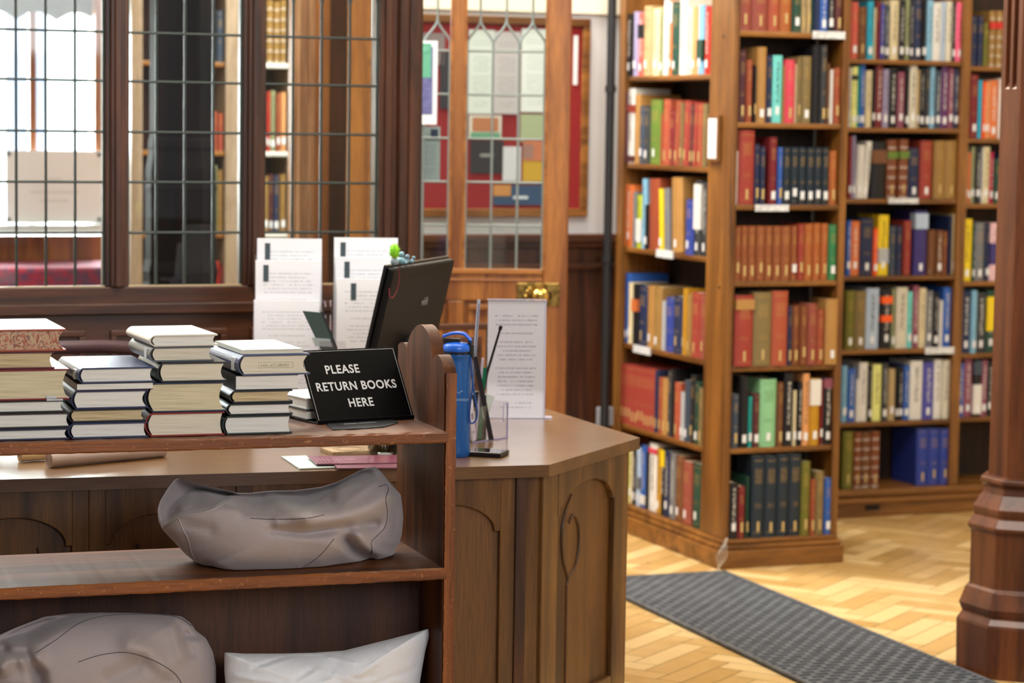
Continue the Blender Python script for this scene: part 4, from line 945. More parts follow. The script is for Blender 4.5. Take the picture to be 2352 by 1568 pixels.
def stack_book(l, r_, yt, yb, dep, cov, pages, label, yl=.03, zb=None, yaw=0.0, rough=.35, spine=.006, board=.003, sticker=None, paper=False, top=None, jacket=None, fore=.004, coverhex=None):
    """book lying flat, tail or head edge to the viewer, spine at the left; pixels give its front outline"""
    A = onc(l, yb, yl); B = onc(r_, yb, yl); wd = B.x-A.x
    z0 = zb; zt = onc((l+r_)/2, yt, yl).z; t = max(zt-z0, .006)
    e = empty('book', CT.matrix_basis @ Vector((A.x, A.y, z0+.0003)), CR+math.radians(yaw), label=label, cat='book', group='returned books stacked on top of the trolley')
    M_ = mat('cloth_'+cov.strip('#'), cov, rough, bump=.1, bscale=500)
    if paper:
        m = MB().box(0, wd, .0, dep, 0, .0008).box(0, wd, 0, dep, t-.0008, t).box(-.0006, .0008, 0, dep, 0, t); m.build('cover', M_, e)
        MB().box(.0009, wd-.0006, .0012, dep-.001, .0009, t-.0009).build('pages', PG[pages], e)
    else:
        out, inn = sect(wd, t, spine, board, 10)
        m = MB(); m.strip(out, inn, 0, dep, lambda p_, h: (p_[0], h, p_[1])); m.build('cover', M_, e, .0009)
        # text block with rounded back and hollow fore-edge
        N = 8; pol = []
        for k in range(N+1):
            v = board+(t-2*board)*k/N; pol.append((board+.003-(spine*.8)*math.sin(math.pi*k/N), v))
        for k in range(N, -1, -1):
            v = board+(t-2*board)*k/N; pol.append((wd-.004-fore*math.sin(math.pi*k/N), v))
        q = MB(); q.prism(pol, .0035, dep-.0035, 'xz'); q.build('pages', PG[pages], e)
    if top: MB().box(.006, wd-.001, .001, dep-.001, t, t+.0004).build('jacket_front', mat('jacket_'+top.strip('#'), top, .3), e)
    if sticker:
        MB().box(-spine*.95-.0008, .0, .022, .044, t*.2, t*.82).build('spine_label', mat('white_spine_label', '#eceef0', .5), e)
    return e, t
def stack(items):
    z = Z1
    for it in items:
        kw = dict(it[-1]); a = it[:-1]
        e, t = stack_book(*a, zb=z, **kw); z += t+.0006
    return z
BOOKLABEL = 'lying flat'
stack([(-30, 159, 985, 1009, .225, '#1c2140', 'w', 'thin navy book with white pages at the bottom of the leftmost stack', {}),
       (-34, 163, 949, 985, .23, '#2b1a1c', 'w', 'dark brown covered book second from bottom in the leftmost stack', {'yl': .034}),
       (-38, 150, 920, 949, .22, '#1b1a18', 'w', 'black covered book with tape strip on top, third in the leftmost stack', {'yl': .034}),
       (-60, 160, 849, 908, .23, '#7c1420', 'y', 'thick red book with yellowed pages in the leftmost stack', {'yl': .03, 'yaw': .5, 'fore': .008}),
       (-50, 125, 808, 847, .20, '#5a1820', 't', 'dark red book under the marbled-edged volume, leftmost stack', {'yl': .035, 'yaw': -1}),
       (-40, 152, 757, 808, .235, '#a34a32', 'm', 'top book of the leftmost stack, with red marbled page edges', {'yl': .03, 'top': '#e9ebee', 'fore': .009, 'yaw': 1})])
stack([(163, 341, 970, 1007, .225, '#1e2650', 'w', 'navy book with clear jacket at the bottom of the second stack from left', {'yl': .03}),
       (163, 335, 939, 971, .22, '#15151c', 't', 'black book with tan pages, second from bottom in the second stack', {'yl': .032}),
       (170, 341, 896, 938, .22, '#241f4c', 'w', 'indigo book with white pages in the middle of the second stack', {'yl': .028, 'fore': .007}),
       (176, 352, 880, 896, .20, '#4a342c', 'w', 'thin brown-spined book just below the top of the second stack', {'yl': .028, 'paper': True, 'yaw': 0}),
       (185, 356, 844, 881, .225, '#34405e', 'w', 'blue-grey hardback with spine label on top of the second stack from left', {'yl': .024, 'sticker': 1, 'yaw': 1.5, 'rough': .3})])
stack([(343, 516, 947, 1001, .225, '#8c2418', 'c', 'bright red edged thick book at the bottom of the third stack', {'yl': .03, 'spine': .009}),
       (346, 518, 878, 947, .23, '#1d2a44', 'y', 'very thick navy book with yellowed pages in the third stack', {'yl': .03, 'spine': .012, 'fore': .008, 'yaw': -1}),
       (368, 520, 832, 876, .215, '#15161a', 'c', 'black hardback in the middle of the third stack', {'yl': .028, 'fore': .006}),
       (350, 492, 796, 833, .195, '#55595c', 'c', 'grey cloth book under the white one on the third stack', {'yl': .036, 'sticker': 1, 'yaw': 2}),
       (350, 502, 769, 797, .20, '#e2ddd0', 'w', 'white-jacketed book on top of the third and tallest stack', {'yl': .034, 'top': '#eef0f2', 'yaw': 3, 'rough': .3})])
stack([(517, 671, 954, 991, .215, '#1b2a26', 'w', 'dark green edged book at the bottom of the rightmost stack', {'yl': .03, 'fore': .003}),
       (525, 672, 926, 953, .215, '#16181f', 'w', 'black book with blue jacket spine, second from bottom in rightmost stack', {'yl': .03}),
       (533, 672, 896, 926, .20, '#181a1c', 't', 'open-backed black book with tan pages in the rightmost stack', {'yl': .03, 'fore': .006}),
       (541, 685, 862, 896, .21, '#191a1f', 'w', 'white-paged paperback with black spine under the blue book', {'yl': .034, 'paper': True}),
       (555, 714, 814, 862, .235, '#454d70', 'c', 'slate-blue hardback with stamped page edges near the top of rightmost stack', {'yl': .026, 'sticker': 1, 'yaw': 2.5, 'spine': .009, 'fore': .009}),
       (556, 698, 803, 815, .20, '#dfe6e2', 'c', 'thin pale green booklet lying on top of the rightmost stack', {'yl': .034, 'paper': True, 'yaw': 3, 'top': '#e6ede9'})])
# ownership stamp on the slate-blue book
sb = [o for o in bpy.data.objects if o.get('label', '').startswith('slate-blue hardback')][0]
INK = mat('stamp_ink', '#8f8e78', .7)
text('stamp_lettering', 'S.OC. of T. LIBRARY', .0068, INK, sb, (.038, .0033, .0165), (math.pi/2, 0, 0), .00008, sx=.95)
g = MB(); x0_, x1_, z0_, z1_ = .034, .101, .0135, .0245
g.box(x0_, x1_, .0031, .0036, z0_, z0_+.0004).box(x0_, x1_, .0031, .0036, z1_-.0004, z1_).box(x0_, x0_+.0004, .0031, .0036, z0_, z1_).box(x1_-.0004, x1_, .0031, .0036, z0_, z1_)
g.build('stamp_border', INK, sb)
# strip of clear tape dispenser-like plastic tag on the left stack
q = onc(128, 912, .04)
tg = empty('plastic_tag', CT.matrix_basis @ Vector((q.x, q.y, onc(128, 920, .034).z+.0005)), CR, label='small clear plastic tag lying on the leftmost stack beneath the red book', cat='tag')
MB().box(-.018, .012, -.01, .05, 0, .0035).tube([(-.018, -.006, .006), (.0, -.01, .006)], .0035, 8).build('tag_body', mat('clear_plastic', '#e4eaee', .15, alpha=.75), tg)

# ------------------------------------------------------------------ sign
s0 = atz(730, 975, Z1); s1 = atz(951, 962, Z1)
sd = math.atan2(s1.y-s0.y, s1.x-s0.x); Lw = (s1-s0).xy.length
SG = empty('return_sign', (s0.x, s0.y, Z1), sd, label='black engraved sign reading PLEASE RETURN BOOKS HERE on the trolley shelf', cat='sign')
SD = math.degrees(math.pi/2-sd)
# the face leans back: find the lean that puts the top edge where it stands
best = None
for k in range(5, 60):
    a = math.radians(k); Hs = .20
    tl = Vector((s0.x, s0.y, Z1))+Vector((-math.sin(sd), math.cos(sd), 0))*math.sin(a)*1.0; 
    # project point at height h along the lean, matching y=808
    for Hs in [h_*.002 for h_ in range(60, 110)]:
        P_ = s0+Vector((-math.sin(sd), math.cos(sd), 0))*math.sin(a)*Hs+Vector((0, 0, math.cos(a)*Hs)); v = np.array(P_)-CAM
        X = 1176+F*np.dot(v, _r)/np.dot(v, _f); Y = 784-F*np.dot(v, _u)/np.dot(v, _f); er = (X-686)**2+(Y-810)**2
        if best is None or er < best[0]: best = (er, a, Hs)
_, la, Hs = best
SIGNB = mat('sign_black', '#070708', .35, spec=.12); SIGNW = mat('engraved_white', '#cfcfcf', .5)
fc = empty('sign_face', (0, 0, .004)); fc.parent = SG; fc.rotation_euler = (-(la), 0, 0)
bxm = MB().box(0, Lw, 0, .003, 0, Hs); pf = bxm.build('plate', SIGNB, SG, .0006); pf.location = (0, 0, .004); pf.rotation_euler = (-la, 0, 0)
bpy.data.objects.remove(fc)
g = MB(); e1 = .0035; lw = .0007
g.box(e1, Lw-e1, -.0004, .0, e1, e1+lw).box(e1, Lw-e1, -.0004, 0, Hs-e1-lw, Hs-e1).box(e1, e1+lw, -.0004, 0, e1, Hs-e1).box(Lw-e1-lw, Lw-e1, -.0004, 0, e1, Hs-e1)
o = g.build('border_line', SIGNW, pf)
base = MB().box(0, Lw, .0, .105, 0, .004).box(.0, Lw, -.001, .004, 0, .008); base.build('base_plate', SIGNB, SG, .0006)
bl_ = MB().box(.0, .0004, .002, .103, .0025, .0035); bl_.build('base_edge_line', SIGNW, SG)
ts = .0262
def st_(s, fx_, fz): 
    return text('lettering', s, ts, SIGNW, pf, (Lw*fx_, -.0005, Hs*fz), (math.pi/2, 0, 0), .0002, bold=.0006, sx=.87, spc=1.1)
st_('PLEASE', .215, .66); st_('RETURN BOOKS', .075, .425); st_('HERE', .36, .19)
# two books lying on the base plate behind the sign face
def flat(x0, x1, y0, y1, z0, z1, cov, pg, label):
    e = empty('book', SG.matrix_basis @ Vector((x0, y0, z0)), sd, label=label, cat='book', group='books lying behind the return sign')
    wd, dp, t = x1-x0, y1-y0, z1-z0; out, inn = sect(wd, t, .002, .002, 6)
    flip = lambda p_, h: (wd-p_[0], h, p_[1])
    MB().strip(out, inn, 0, dp, flip).build('cover', mat('cloth_'+cov.strip('#'), cov, .35), e)
    MB().box(.002, wd-.003, .003, dp-.003, .002, t-.002).build('pages', PG[pg], e)
flat(-.004, .15, .040, .20, .0045, .024, '#121214', 'w', 'black covered book lying behind the return sign')
flat(.000, .148, .052, .205, .0245, .046, '#e6e7ea', 'w', 'white book lying on the black one behind the return sign')

# dark card lying partly under the sign
cq = [atz(x, y, Z1+.001) for x, y in ((750, 975), (764, 986), (800, 985), (845, 983), (880, 980), (905, 974), (915, 969), (880, 955), (780, 962))]
cc = empty('card', (cq[0].x, cq[0].y, Z1+.0003), 0, label='rounded black printed card lying under the front of the return sign', cat='card')
MB().prism([(p_.x-cq[0].x, p_.y-cq[0].y) for p_ in cq], 0, .0012).build('card_body', mat('card_black', '#1a1b20', .4), cc)
tp = atz(792, 976, Z1); 
text('lettering', 'FREE WITH', .0145, mat('card_white', '#c8c8cc', .5), cc, (tp.x-cq[0].x, tp.y-cq[0].y, .0012), (0, 0, sd), .0001)
sp0 = cc.children[-1] if cc.children else None

# ------------------------------------------------------------------ cushions: closed sacks built from the outline inwards
def fabric(name, c1, c2, sc=900, rough=.85):
    key = ('fab', name)
    if key in _mc: return _mc[key]
    m = bpy.data.materials.new(name); m.use_nodes = True; n = m.node_tree; L = n.links.new; p = n.nodes['Principled BSDF']
    tc = n.nodes.new('ShaderNodeTexCoord'); wv = n.nodes.new('ShaderNodeTexNoise'); wv.inputs['Scale'].default_value = sc; L(tc.outputs['Object'], wv.inputs['Vector'])
    mx = n.nodes.new('ShaderNodeMix'); mx.data_type = 'RGBA'; mx.inputs[6].default_value = (*lin(c1), 1); mx.inputs[7].default_value = (*lin(c2), 1); L(wv.outputs[0], mx.inputs[0])
    L(mx.outputs[2], p.inputs['Base Color']); p.inputs['Roughness'].default_value = rough; p.inputs['Sheen Weight'].default_value = .25
    n2 = n.nodes.new('ShaderNodeTexNoise'); n2.inputs['Scale'].default_value = 14; n2.inputs['Detail'].default_value = 5; L(tc.outputs['Object'], n2.inputs['Vector'])
    ad = n.nodes.new('ShaderNodeMath'); ad.operation = 'MULTIPLY_ADD'; ad.inputs[1].default_value = .12; L(wv.outputs[0], ad.inputs[0]); L(n2.outputs[0], ad.inputs[2])
    b = n.nodes.new('ShaderNodeBump'); b.inputs['Strength'].default_value = .5; b.inputs['Distance'].default_value = .006; L(ad.outputs[0], b.inputs['Height']); L(b.outputs[0], p.inputs['Normal'])
    _mc[key] = m; return m
def resample(poly, n):
    P = [Vector(p_) for p_ in poly]; P.append(P[0]); d = [0]
    for i in range(1, len(P)): d.append(d[-1]+(P[i]-P[i-1]).length)
    res = []
    for k in range(n):
        t = d[-1]*k/n; i = max(j for j in range(len(d)) if d[j] <= t+1e-9); i = min(i, len(P)-2)
        f_ = (t-d[i])/max(d[i+1]-d[i], 1e-9); res.append(P[i].lerp(P[i+1], f_))
    return res
def sd_seg(p, a, b):
    """signed distance (positive above the segment) and position along it"""
    ax, ay = a; bx_, by_ = b; dx_, dy_ = bx_-ax, by_-ay; L2 = dx_*dx_+dy_*dy_
    t = max(0, min(1, ((p[0]-ax)*dx_+(p[1]-ay)*dy_)/L2)); qx, qy = ax+t*dx_, ay+t*dy_
    d_ = math.hypot(p[0]-qx, p[1]-qy); return d_, t, (qy-p[1])
def crease(p, pts, w, amp):
    d_ = min(sd_seg(p, pts[i], pts[i+1])[0] for i in range(len(pts)-1)); return amp*math.exp(-(d_/w)**2)
def sack(name, outline, centre, yc, tf, tb, field, zfloor, m, label, cat, n=320, rings=64, pw=.5, group=None, round_=1.0, subd=False):
    ol = resample(outline, n); c = Vector(centre); e = empty(name, (0, 0, 0)); vs = []; fs = []
    P0 = None
    for side, T_ in ((1, tf), (-1, tb)):
        base_i = len(vs)
        for j in range(rings+1):
            s_ = j/rings                     # 0 at the rim, 1 in the middle
            q_ = 1-s_
            for k in range(n):
                p_ = ol[k].lerp(c, s_)
                bul = T_*(max(0.0, 1-q_**2.0))**pw
                yl = yc-bul if side > 0 else yc+bul
                if side > 0: yl += field(p_)*min(1, s_*12)
                g_ = onc(p_.x, p_.y, yl)
                z = g_.z
                if z < zfloor+.001 and yl > -.004: z = zfloor+.001
                vs.append((g_.x, yl, z))
        for j in range(rings):
            for k in range(n):
                a, b = base_i+j*n+k, base_i+j*n+(k+1) % n; c_, d_ = a+n, b+n
                fs.append((a, b, d_, c_) if side > 0 else (b, a, c_, d_))
    # weld the two rims
    N1 = (rings+1)*n
    fs = [tuple((i-N1 if N1 <= i < N1+n else i) for i in f) for f in fs]
    c0 = Vector(vs[rings*n]); cx_ = sum(v[0] for v in vs)/len(vs)
    e.matrix_basis = CT.matrix_basis @ Matrix.Translation(Vector((cx_, yc, zfloor)))
    mb = MB(); mb.add([(v[0]-cx_, v[1]-yc, v[2]-zfloor) for v in vs], fs, 0, True)
    o = mb.build('cover', m, e)
    sm = o.modifiers.new('smooth', 'SMOOTH'); sm.iterations = 3; sm.factor = .5
    tag(e, label, cat, group)
    def local(px_, py_, yl): g_ = onc(px_, py_, yl); return (g_.x-cx_, yl-yc, g_.z-zfloor)
    def surf(px_, py_):
        """depth of the front surface under a pixel"""
        P_ = Vector((px_, py_)); d_ = P_-c; L_ = d_.length
        if L_ < 1e-6: q_ = 0
        else:
            dr = d_/L_; rr = 1e9
            for i in range(n):
                a, b = ol[i]-c, ol[(i+1) % n]-c; ed_ = b-a; den = dr.x*ed_.y-dr.y*ed_.x
                if abs(den) < 1e-9: continue
                t_ = (a.x*ed_.y-a.y*ed_.x)/den; u_ = (a.x*dr.y-a.y*dr.x)/den
                if t_ > 0 and 0 <= u_ <= 1: rr = min(rr, t_)
            q_ = min(1, L_/rr)
        return yc-tf*(max(0, 1-q_**2))**pw+field(P_)*min(1, (1-q_)*12)
    return e, local, surf
def seam(e, local, surf, pts, m, r=.0007):
    dense = smooth([tuple(p_) for p_ in pts], 6); MB().tube([local(x, y, surf(x, y)-.0003) for x, y in dense], r, 5).build('seam', m, e)
GREY = fabric('grey_canvas', '#b9acac', '#a09494'); SEAM = mat('seam_thread', '#4b4149', .9); SEAML = mat('seam_pale', '#c0b4b8', .9)  # the pale seam colour paints the highlight along the cushion's ridge seams
WHITEC = fabric('white_cotton', '#f0f2f8', '#e2e6f0', 500, .7)
def sstep(a, b, x): t = max(0, min(1, (x-a)/(b-a))); return t*t*(3-2*t)
top_ridge = [(366, 1214), (412, 1186), (480, 1172), (545, 1180), (600, 1192), (700, 1192), (760, 1178), (820, 1140), (862, 1112), (900, 1104), (930, 1130)]
def above(p, line):
    x = p[0]
    if x <= line[0][0]: return line[0][1]-p[1]
    for i in range(len(line)-1):
        if line[i][0] <= x <= line[i+1][0]:
            t = (x-line[i][0])/(line[i+1][0]-line[i][0]); return line[i][1]+(line[i+1][1]-line[i][1])*t-p[1]
    return line[-1][1]-p[1]
def fieldA(p):
    d_ = 0
    up = above(p, top_ridge)
    if up > 0: d_ += .15*sstep(0, 80, up)                          # the top falls back behind the ridge
    if p[0] < 575:                                                 # the rear corner stands up behind the front edge
        u2 = above(p, [(360, 1216), (412, 1186), (480, 1171), (545, 1134), (575, 1128)])
        if u2 > 0: d_ += .055*sstep(0, 9, u2)*(1-sstep(540, 575, p[0]))
    tp_ = sstep(615, 720, p[0]); d_ += crease(p, [(625, 1217), (700, 1222), (780, 1213), (860, 1203)], 10+3*tp_, .012+.024*tp_)      # long fold
    d_ += crease(p, [(640, 1200), (700, 1203), (780, 1192), (850, 1168), (886, 1140)], 17+10*tp_, -.014-.022*tp_)
    d_ += crease(p, [(795, 1240), (815, 1265), (850, 1282)], 13, .05)
    d_ += crease(p, [(820, 1215), (835, 1240), (850, 1262)], 18, -.025)
    d_ += crease(p, [(470, 1300), (520, 1322)], 10, .03)
    d_ += crease(p, [(770, 1236), (740, 1290)], 26, -.012)
    d_ += crease(p, [(620, 1130), (660, 1165), (705, 1185)], 20, -.035)
    d_ += crease(p, [(440, 1130), (420, 1165)], 14, -.02)+crease(p, [(880, 1090), (912, 1130), (915, 1230)], 12, .02)
    d_ += crease(p, [(700, 1150), (760, 1150)], 18, .03)
    d_ += crease(p, [(430, 1205), (480, 1215)], 15, .008)
    d_ += crease(p, [(640, 1128), (600, 1160), (560, 1175)], 14, .012)
    return d_
olA = [(360, 1170), (366, 1150), (383, 1122), (400, 1100), (410, 1097), (424, 1101), (445, 1107), (480, 1117), (515, 1124), (545, 1131), (575, 1131), (620, 1126), (680, 1125), (740, 1117), (780, 1104), (812, 1087), (835, 1076), (862, 1070), (875, 1080), (893, 1103), (908, 1120), (922, 1135), (926, 1165), (928, 1190), (924, 1230), (918, 1247), (908, 1262), (906, 1276), (880, 1288), (842, 1296), (795, 1307), (745, 1320), (700, 1329), (650, 1333), (590, 1331), (520, 1330), (490, 1325), (474, 1316), (470, 1305), (452, 1294), (424, 1272), (400, 1246), (372, 1216), (362, 1195)]
eA, locA, sfA = sack('floor_cushion', olA, (640, 1225), .150, .150, .13, fieldA, Z2, GREY, 'slumped grey canvas floor cushion on the upper open shelf of the trolley', 'cushion', group='grey canvas cushions on the trolley')
seam(eA, locA, sfA, [(410, 1190), (420, 1215), (432, 1238), (440, 1268), (452, 1290)], SEAML, .0011)
seam(eA, locA, sfA, [(372, 1212), (412, 1188), (480, 1173), (530, 1148)], SEAML, .0011)
seam(eA, locA, sfA, [(640, 1326), (690, 1306), (735, 1275), (768, 1236)], SEAM)
seam(eA, locA, sfA, [(870, 1118), (886, 1113), (892, 1125), (886, 1145), (890, 1180), (884, 1210), (868, 1228), (853, 1245), (855, 1262), (852, 1274)], SEAM)
seam(eA, locA, sfA, [(575, 1190), (630, 1192), (700, 1190), (745, 1182)], SEAM)
# lower left cushion
def fieldB(p):
    d_ = 0; line = [(-80, 1500), (60, 1500), (150, 1448), (230, 1415), (330, 1412), (420, 1424), (452, 1445), (500, 1500)]
    up = above(p, line)
    if up > 0: d_ += .075*sstep(0, 60, up)
    d_ += crease(p, [(10, 1495), (60, 1500), (90, 1550), (95, 1600)], 14, .05)
    d_ += crease(p, [(5, 1530), (30, 1500), (75, 1515)], 22, -.05)
    d_ += crease(p, [(410, 1430), (425, 1460), (440, 1500)], 13, .016)
    d_ += crease(p, [(400, 1440), (405, 1470), (415, 1510)], 15, -.012)
    d_ += crease(p, [(300, 1480), (340, 1500), (370, 1540)], 26, -.022)
    d_ += crease(p, [(250, 1560), (330, 1520), (380, 1560)], 20, .014)
    d_ += crease(p, [(425, 1455), (455, 1462)], 7, .014)
    return d_
olB = [(-120, 1560), (-60, 1500), (-10, 1460), (40, 1438), (100, 1415), (160, 1407), (230, 1405), (300, 1406), (370, 1409), (418, 1414), (440, 1430), (450, 1446), (475, 1465), (490, 1495), (498, 1530), (498, 1580), (480, 1640), (380, 1700), (200, 1720), (0, 1710), (-100, 1660)]
eB, locB, sfB = sack('floor_cushion', olB, (190, 1570), .02+.12, .13, .02, fieldB, ZB, GREY, 'rumpled grey canvas floor cushion at the bottom left of the trolley', 'cushion', group='grey canvas cushions on the trolley')
seam(eB, locB, sfB, [(82, 1499), (130, 1468), (180, 1432), (240, 1414), (330, 1410), (405, 1416), (440, 1436)], SEAM)
seam(eB, locB, sfB, [(180, 1520), (230, 1504), (290, 1498), (350, 1515), (400, 1545), (420, 1575)], SEAM)
# white pillow
def fieldC(p):
    d_ = 0; rn = random.Random(11)
    for k in range(26):
        x, y = rn.uniform(530, 960), rn.uniform(1480, 1660); a = rn.uniform(-.5, .6); l_ = rn.uniform(20, 60)
        d_ += crease(p, [(x-l_*math.cos(a), y+l_*math.sin(a)), (x+l_*math.cos(a), y-l_*math.sin(a))], rn.uniform(4, 8), rn.choice([-1, 1])*rn.uniform(.002, .0045))
    d_ += crease(p, [(700, 1500), (760, 1535), (800, 1580)], 26, .010)
    return d_
olC = [(514, 1497), (560, 1500), (640, 1500), (720, 1498), (790, 1493), (850, 1478), (910, 1463), (960, 1450), (986, 1442), (987, 1460), (978, 1495), (970, 1540), (962, 1590), (955, 1640), (960, 1690), (900, 1680), (780, 1690), (640, 1690), (540, 1700), (510, 1710), (520, 1650), (518, 1590), (514, 1540)]
eC, locC, sfC = sack('pillow', olC, (742, 1590), .085, .085, .07, fieldC, ZB, WHITEC, 'plain white pillow propped on the bottom shelf of the trolley, beside grey cushion', 'pillow', rings=60, n=260)
print('SIGN', math.degrees(la), Hs, math.degrees(sd), frame_of(CT, s0), frame_of(CT, s1), Lw)
# ================================================================== enquiry desk
DZ = .75
d0 = Vector((-1.048, 4.963, 0)); q1 = atz(1262, 1067, DZ); q2 = atz(1470, 1005, DZ); q3 = atz(1250, 937, DZ)
for v_ in (q1, q2, q3): v_.z = 0
fdir = (q1-d0).normalized(); fdeg = math.degrees(math.atan2(fdir.x, fdir.y)); FR = math.radians(90-fdeg)
DKT = empty('enquiry_desk', (q1.x, q1.y, 0), FR, label='oak enquiry desk with chamfered corner and carved panels, behind the trolley', cat='desk')
def dk(p): return frame_of(DKT, p)
sdv = (q3-q2).normalized(); q4 = q3+sdv*.42
lf = q1-fdir*2.2
inn_ = q4+(-fdir)*.95
fn_ = Vector((-fdir.y, fdir.x, 0)); hq = (q4-q1).dot(fn_)
pol = [lf, q1, q2, q4, q1-fdir*.66+fn_*hq, q1-fdir*.66+fn_*.6, lf+fn_*.6]
P2 = [dk(p_) for p_ in pol]
tt = .027
def dwood(ax): return wood('desk_oak', '#7b5428', '#472c12', ax, rough=.33, scale=.8, coat=.12)
def dtop(): return wood('desk_top_oak', '#775228', '#5a3b1b', 'x', rough=.32, scale=.5, coat=.6, bump=.05)
MB().prism([(p_.x, p_.y) for p_ in P2], DZ-tt, DZ).build('desk_top', dtop(), DKT, .002)
# body, set back under the top
inset = .035
def off(poly, d_):
    res = []; n_ = len(poly)
    for i in range(n_):
        a, b, c_ = poly[i-1], poly[i], poly[(i+1) % n_]; e1_ = (b-a).normalized(); e2_ = (c_-b).normalized()
        n1, n2_ = Vector((-e1_.y, e1_.x, 0)), Vector((-e2_.y, e2_.x, 0)); m_ = (n1+n2_); k_ = d_/max(.2, (1+n1.dot(n2_))); res.append(b+m_*k_)
    return res
B2 = off([Vector((p_.x, p_.y, 0)) for p_ in P2], inset)
MB().prism([(p_.x, p_.y) for p_ in B2], 0, DZ-tt).build('desk_body', wood('desk_panel_oak', '#744c22', '#422911', 'z', rough=.42, scale=.55), DKT)
# chamfer panel: stiles, rail with ogee-arched soffit, recessed field and carved tulip line
bA, bB = B2[1], B2[2]; cd_ = (bB-bA); Lc = cd_.length; cdeg = math.atan2(cd_.y, cd_.x)
CF = Matrix.Translation(bA) @ Matrix.Rotation(cdeg, 4, 'Z')
def fit(obj, Mx): obj.matrix_parent_inverse = Matrix(); obj.matrix_basis = Mx; return obj
wC = DKT.matrix_basis @ bA; cdir_w = (DKT.matrix_basis.to_3x3() @ cd_).normalized(); cD = math.degrees(math.atan2(cdir_w.x, cdir_w.y))
CFW = DKT.matrix_basis @ CF; CFI = CFW.inverted()
def onch(x, y): return CFI @ onplane(x, y, wC, cD)
def arch_frame(x0, x1, z0, z1, sw_, rt, rb, axis='z', cusp=True, side='both'):
    """frame of a panel: stiles, bottom rail, and a top rail whose lower edge is a shallow cusped arch"""
    m = MB(); m.box(x0, x0+sw_, -.014, 0, z0, z1); m.box(x1-sw_, x1, -.014, 0, z0, z1); m.box(x0+sw_, x1-sw_, -.014, 0, z0, z0+rb)
    a, b = x0+sw_, x1-sw_; pts = [(a, z1), (a, z1-rt-.075)]
    c_ = (a+b)/2; N = 14; R_ = (b-a)/2-.012
    pts.append((a+.012, z1-rt-.075))
    for k in range(N+1):
        t = k/N; pts.append((a+.012+R_*(1-math.cos(t*math.pi/2)), z1-rt-.075+.062*math.sin(t*math.pi/2)))
    pts.append((c_, z1-rt+.006))
    left = pts[:]
    right = [(2*c_-x, z) for x, z in reversed(pts)]
    # build as quads columns to stay valid
    top = left[1:]+right[:-1]
    for i in range(len(top)-1):
        (xa_, za_), (xb_, zb_) = top[i], top[i+1]
        if xb_-xa_ < 1e-6: continue
        m.add([(xa_, -.014, za_), (xb_, -.014, zb_), (xb_, -.014, z1), (xa_, -.014, z1), (xa_, 0, za_), (xb_, 0, zb_), (xb_, 0, z1), (xa_, 0, z1)],
              [(0, 1, 2, 3), (5, 4, 7, 6), (1, 0, 4, 5), (2, 6, 7, 3)])
    return m
zt_ = DZ-tt
swC = Lc*.17
p_ = empty('corner_panel'); p_.parent = DKT; p_.matrix_basis = CF
bpy.data.objects.remove(p_)
o = arch_frame(0, Lc, .03, zt_, swC, .03, .16).build('corner_panel_frame', dwood('z'), DKT, .0025); fit(o, CF)
# carved lines: stem, tulip and oval
def groove(pts, r=.0035): 
    m = MB().tube([(x, -.0005, z) for x, z in pts], r, 6); return m
xs_ = onch(1305, 1240).x
A1 = [onch(x, y) for x, y in ((1312, 1135), (1306, 1150), (1297, 1175), (1290, 1210), (1289, 1250), (1293, 1290), (1302, 1325), (1300, 1345))]
A2 = [onch(x, y) for x, y in ((1302, 1325), (1316, 1310), (1326, 1270), (1328, 1220), (1322, 1190), (1314, 1182), (1306, 1200))]
gm = MB(); gm.tube([(p.x, -.001, p.z) for p in [Vector(q) for q in smooth([tuple(v) for v in A1], 4)]], .0038, 6)
gm.tube([(p.x, -.001, p.z) for p in [Vector(q) for q in smooth([tuple(v) for v in A2], 4)]], .0038, 6)
st0 = onch(1300, 1345); gm.tube([(st0.x, -.001, st0.z), (st0.x+.002, -.001, .2)], .0035, 6)
o = gm.build('carved_tulip', wood('carving_oak', '#553418', '#2c190a', 'z'), DKT); fit(o, CF)
# front run: uprights and arched panels
zz = 0
fx_end = bA.x
MB().box(fx_end-.055, fx_end-.03, inset-.02, inset, .0, zt_).build('front_stile', dark('z'), DKT, .002)
o = MB()
o.box(fx_end-.03, fx_end+.004, inset-.004, inset+.03, 0, zt_); o.build('front_stile', dwood('z'), DKT, .003)
pw_ = .31
xr_ = dk(onplane(1178, 1300, DKT.matrix_basis @ Vector((0, inset, 0)), fdeg)).x
for k in range(7):
    x1_ = xr_-k*pw_; m = arch_frame(x1_-pw_, x1_, .03, zt_, .035, .045, .12); o = m.build('front_panel_frame', dwood('z'), DKT, .002); o.location = (0, inset, 0)
    if k == 0: continue          # the panel next to the corner is plain
    cv = MB(); cx_ = x1_-pw_/2
    for s_ in (-1, 1):
        cv.tube([(cx_+s_*(.004+.03*math.sin(t/10*math.pi)), inset-.001, .56-.2*t/10) for t in range(11)], .0028, 6)
        cv.tube([(cx_+s_*.05, inset-.001, .60), (cx_+s_*.075, inset-.001, .46), (cx_+s_*.1, inset-.001, .58)], .0028, 6)
    cv.build('carved_leaf', wood('carving_oak', '#553418', '#2c190a', 'z'), DKT)

# ------------------------------------------------------------------ things on the desk
def dt(x, y, z=DZ): return atz(x, y, z)
def place(name, x, y, rz=0.0, **k):
    p = dt(x, y); return empty(name, (p.x, p.y, DZ+.0005), rz, **k), p
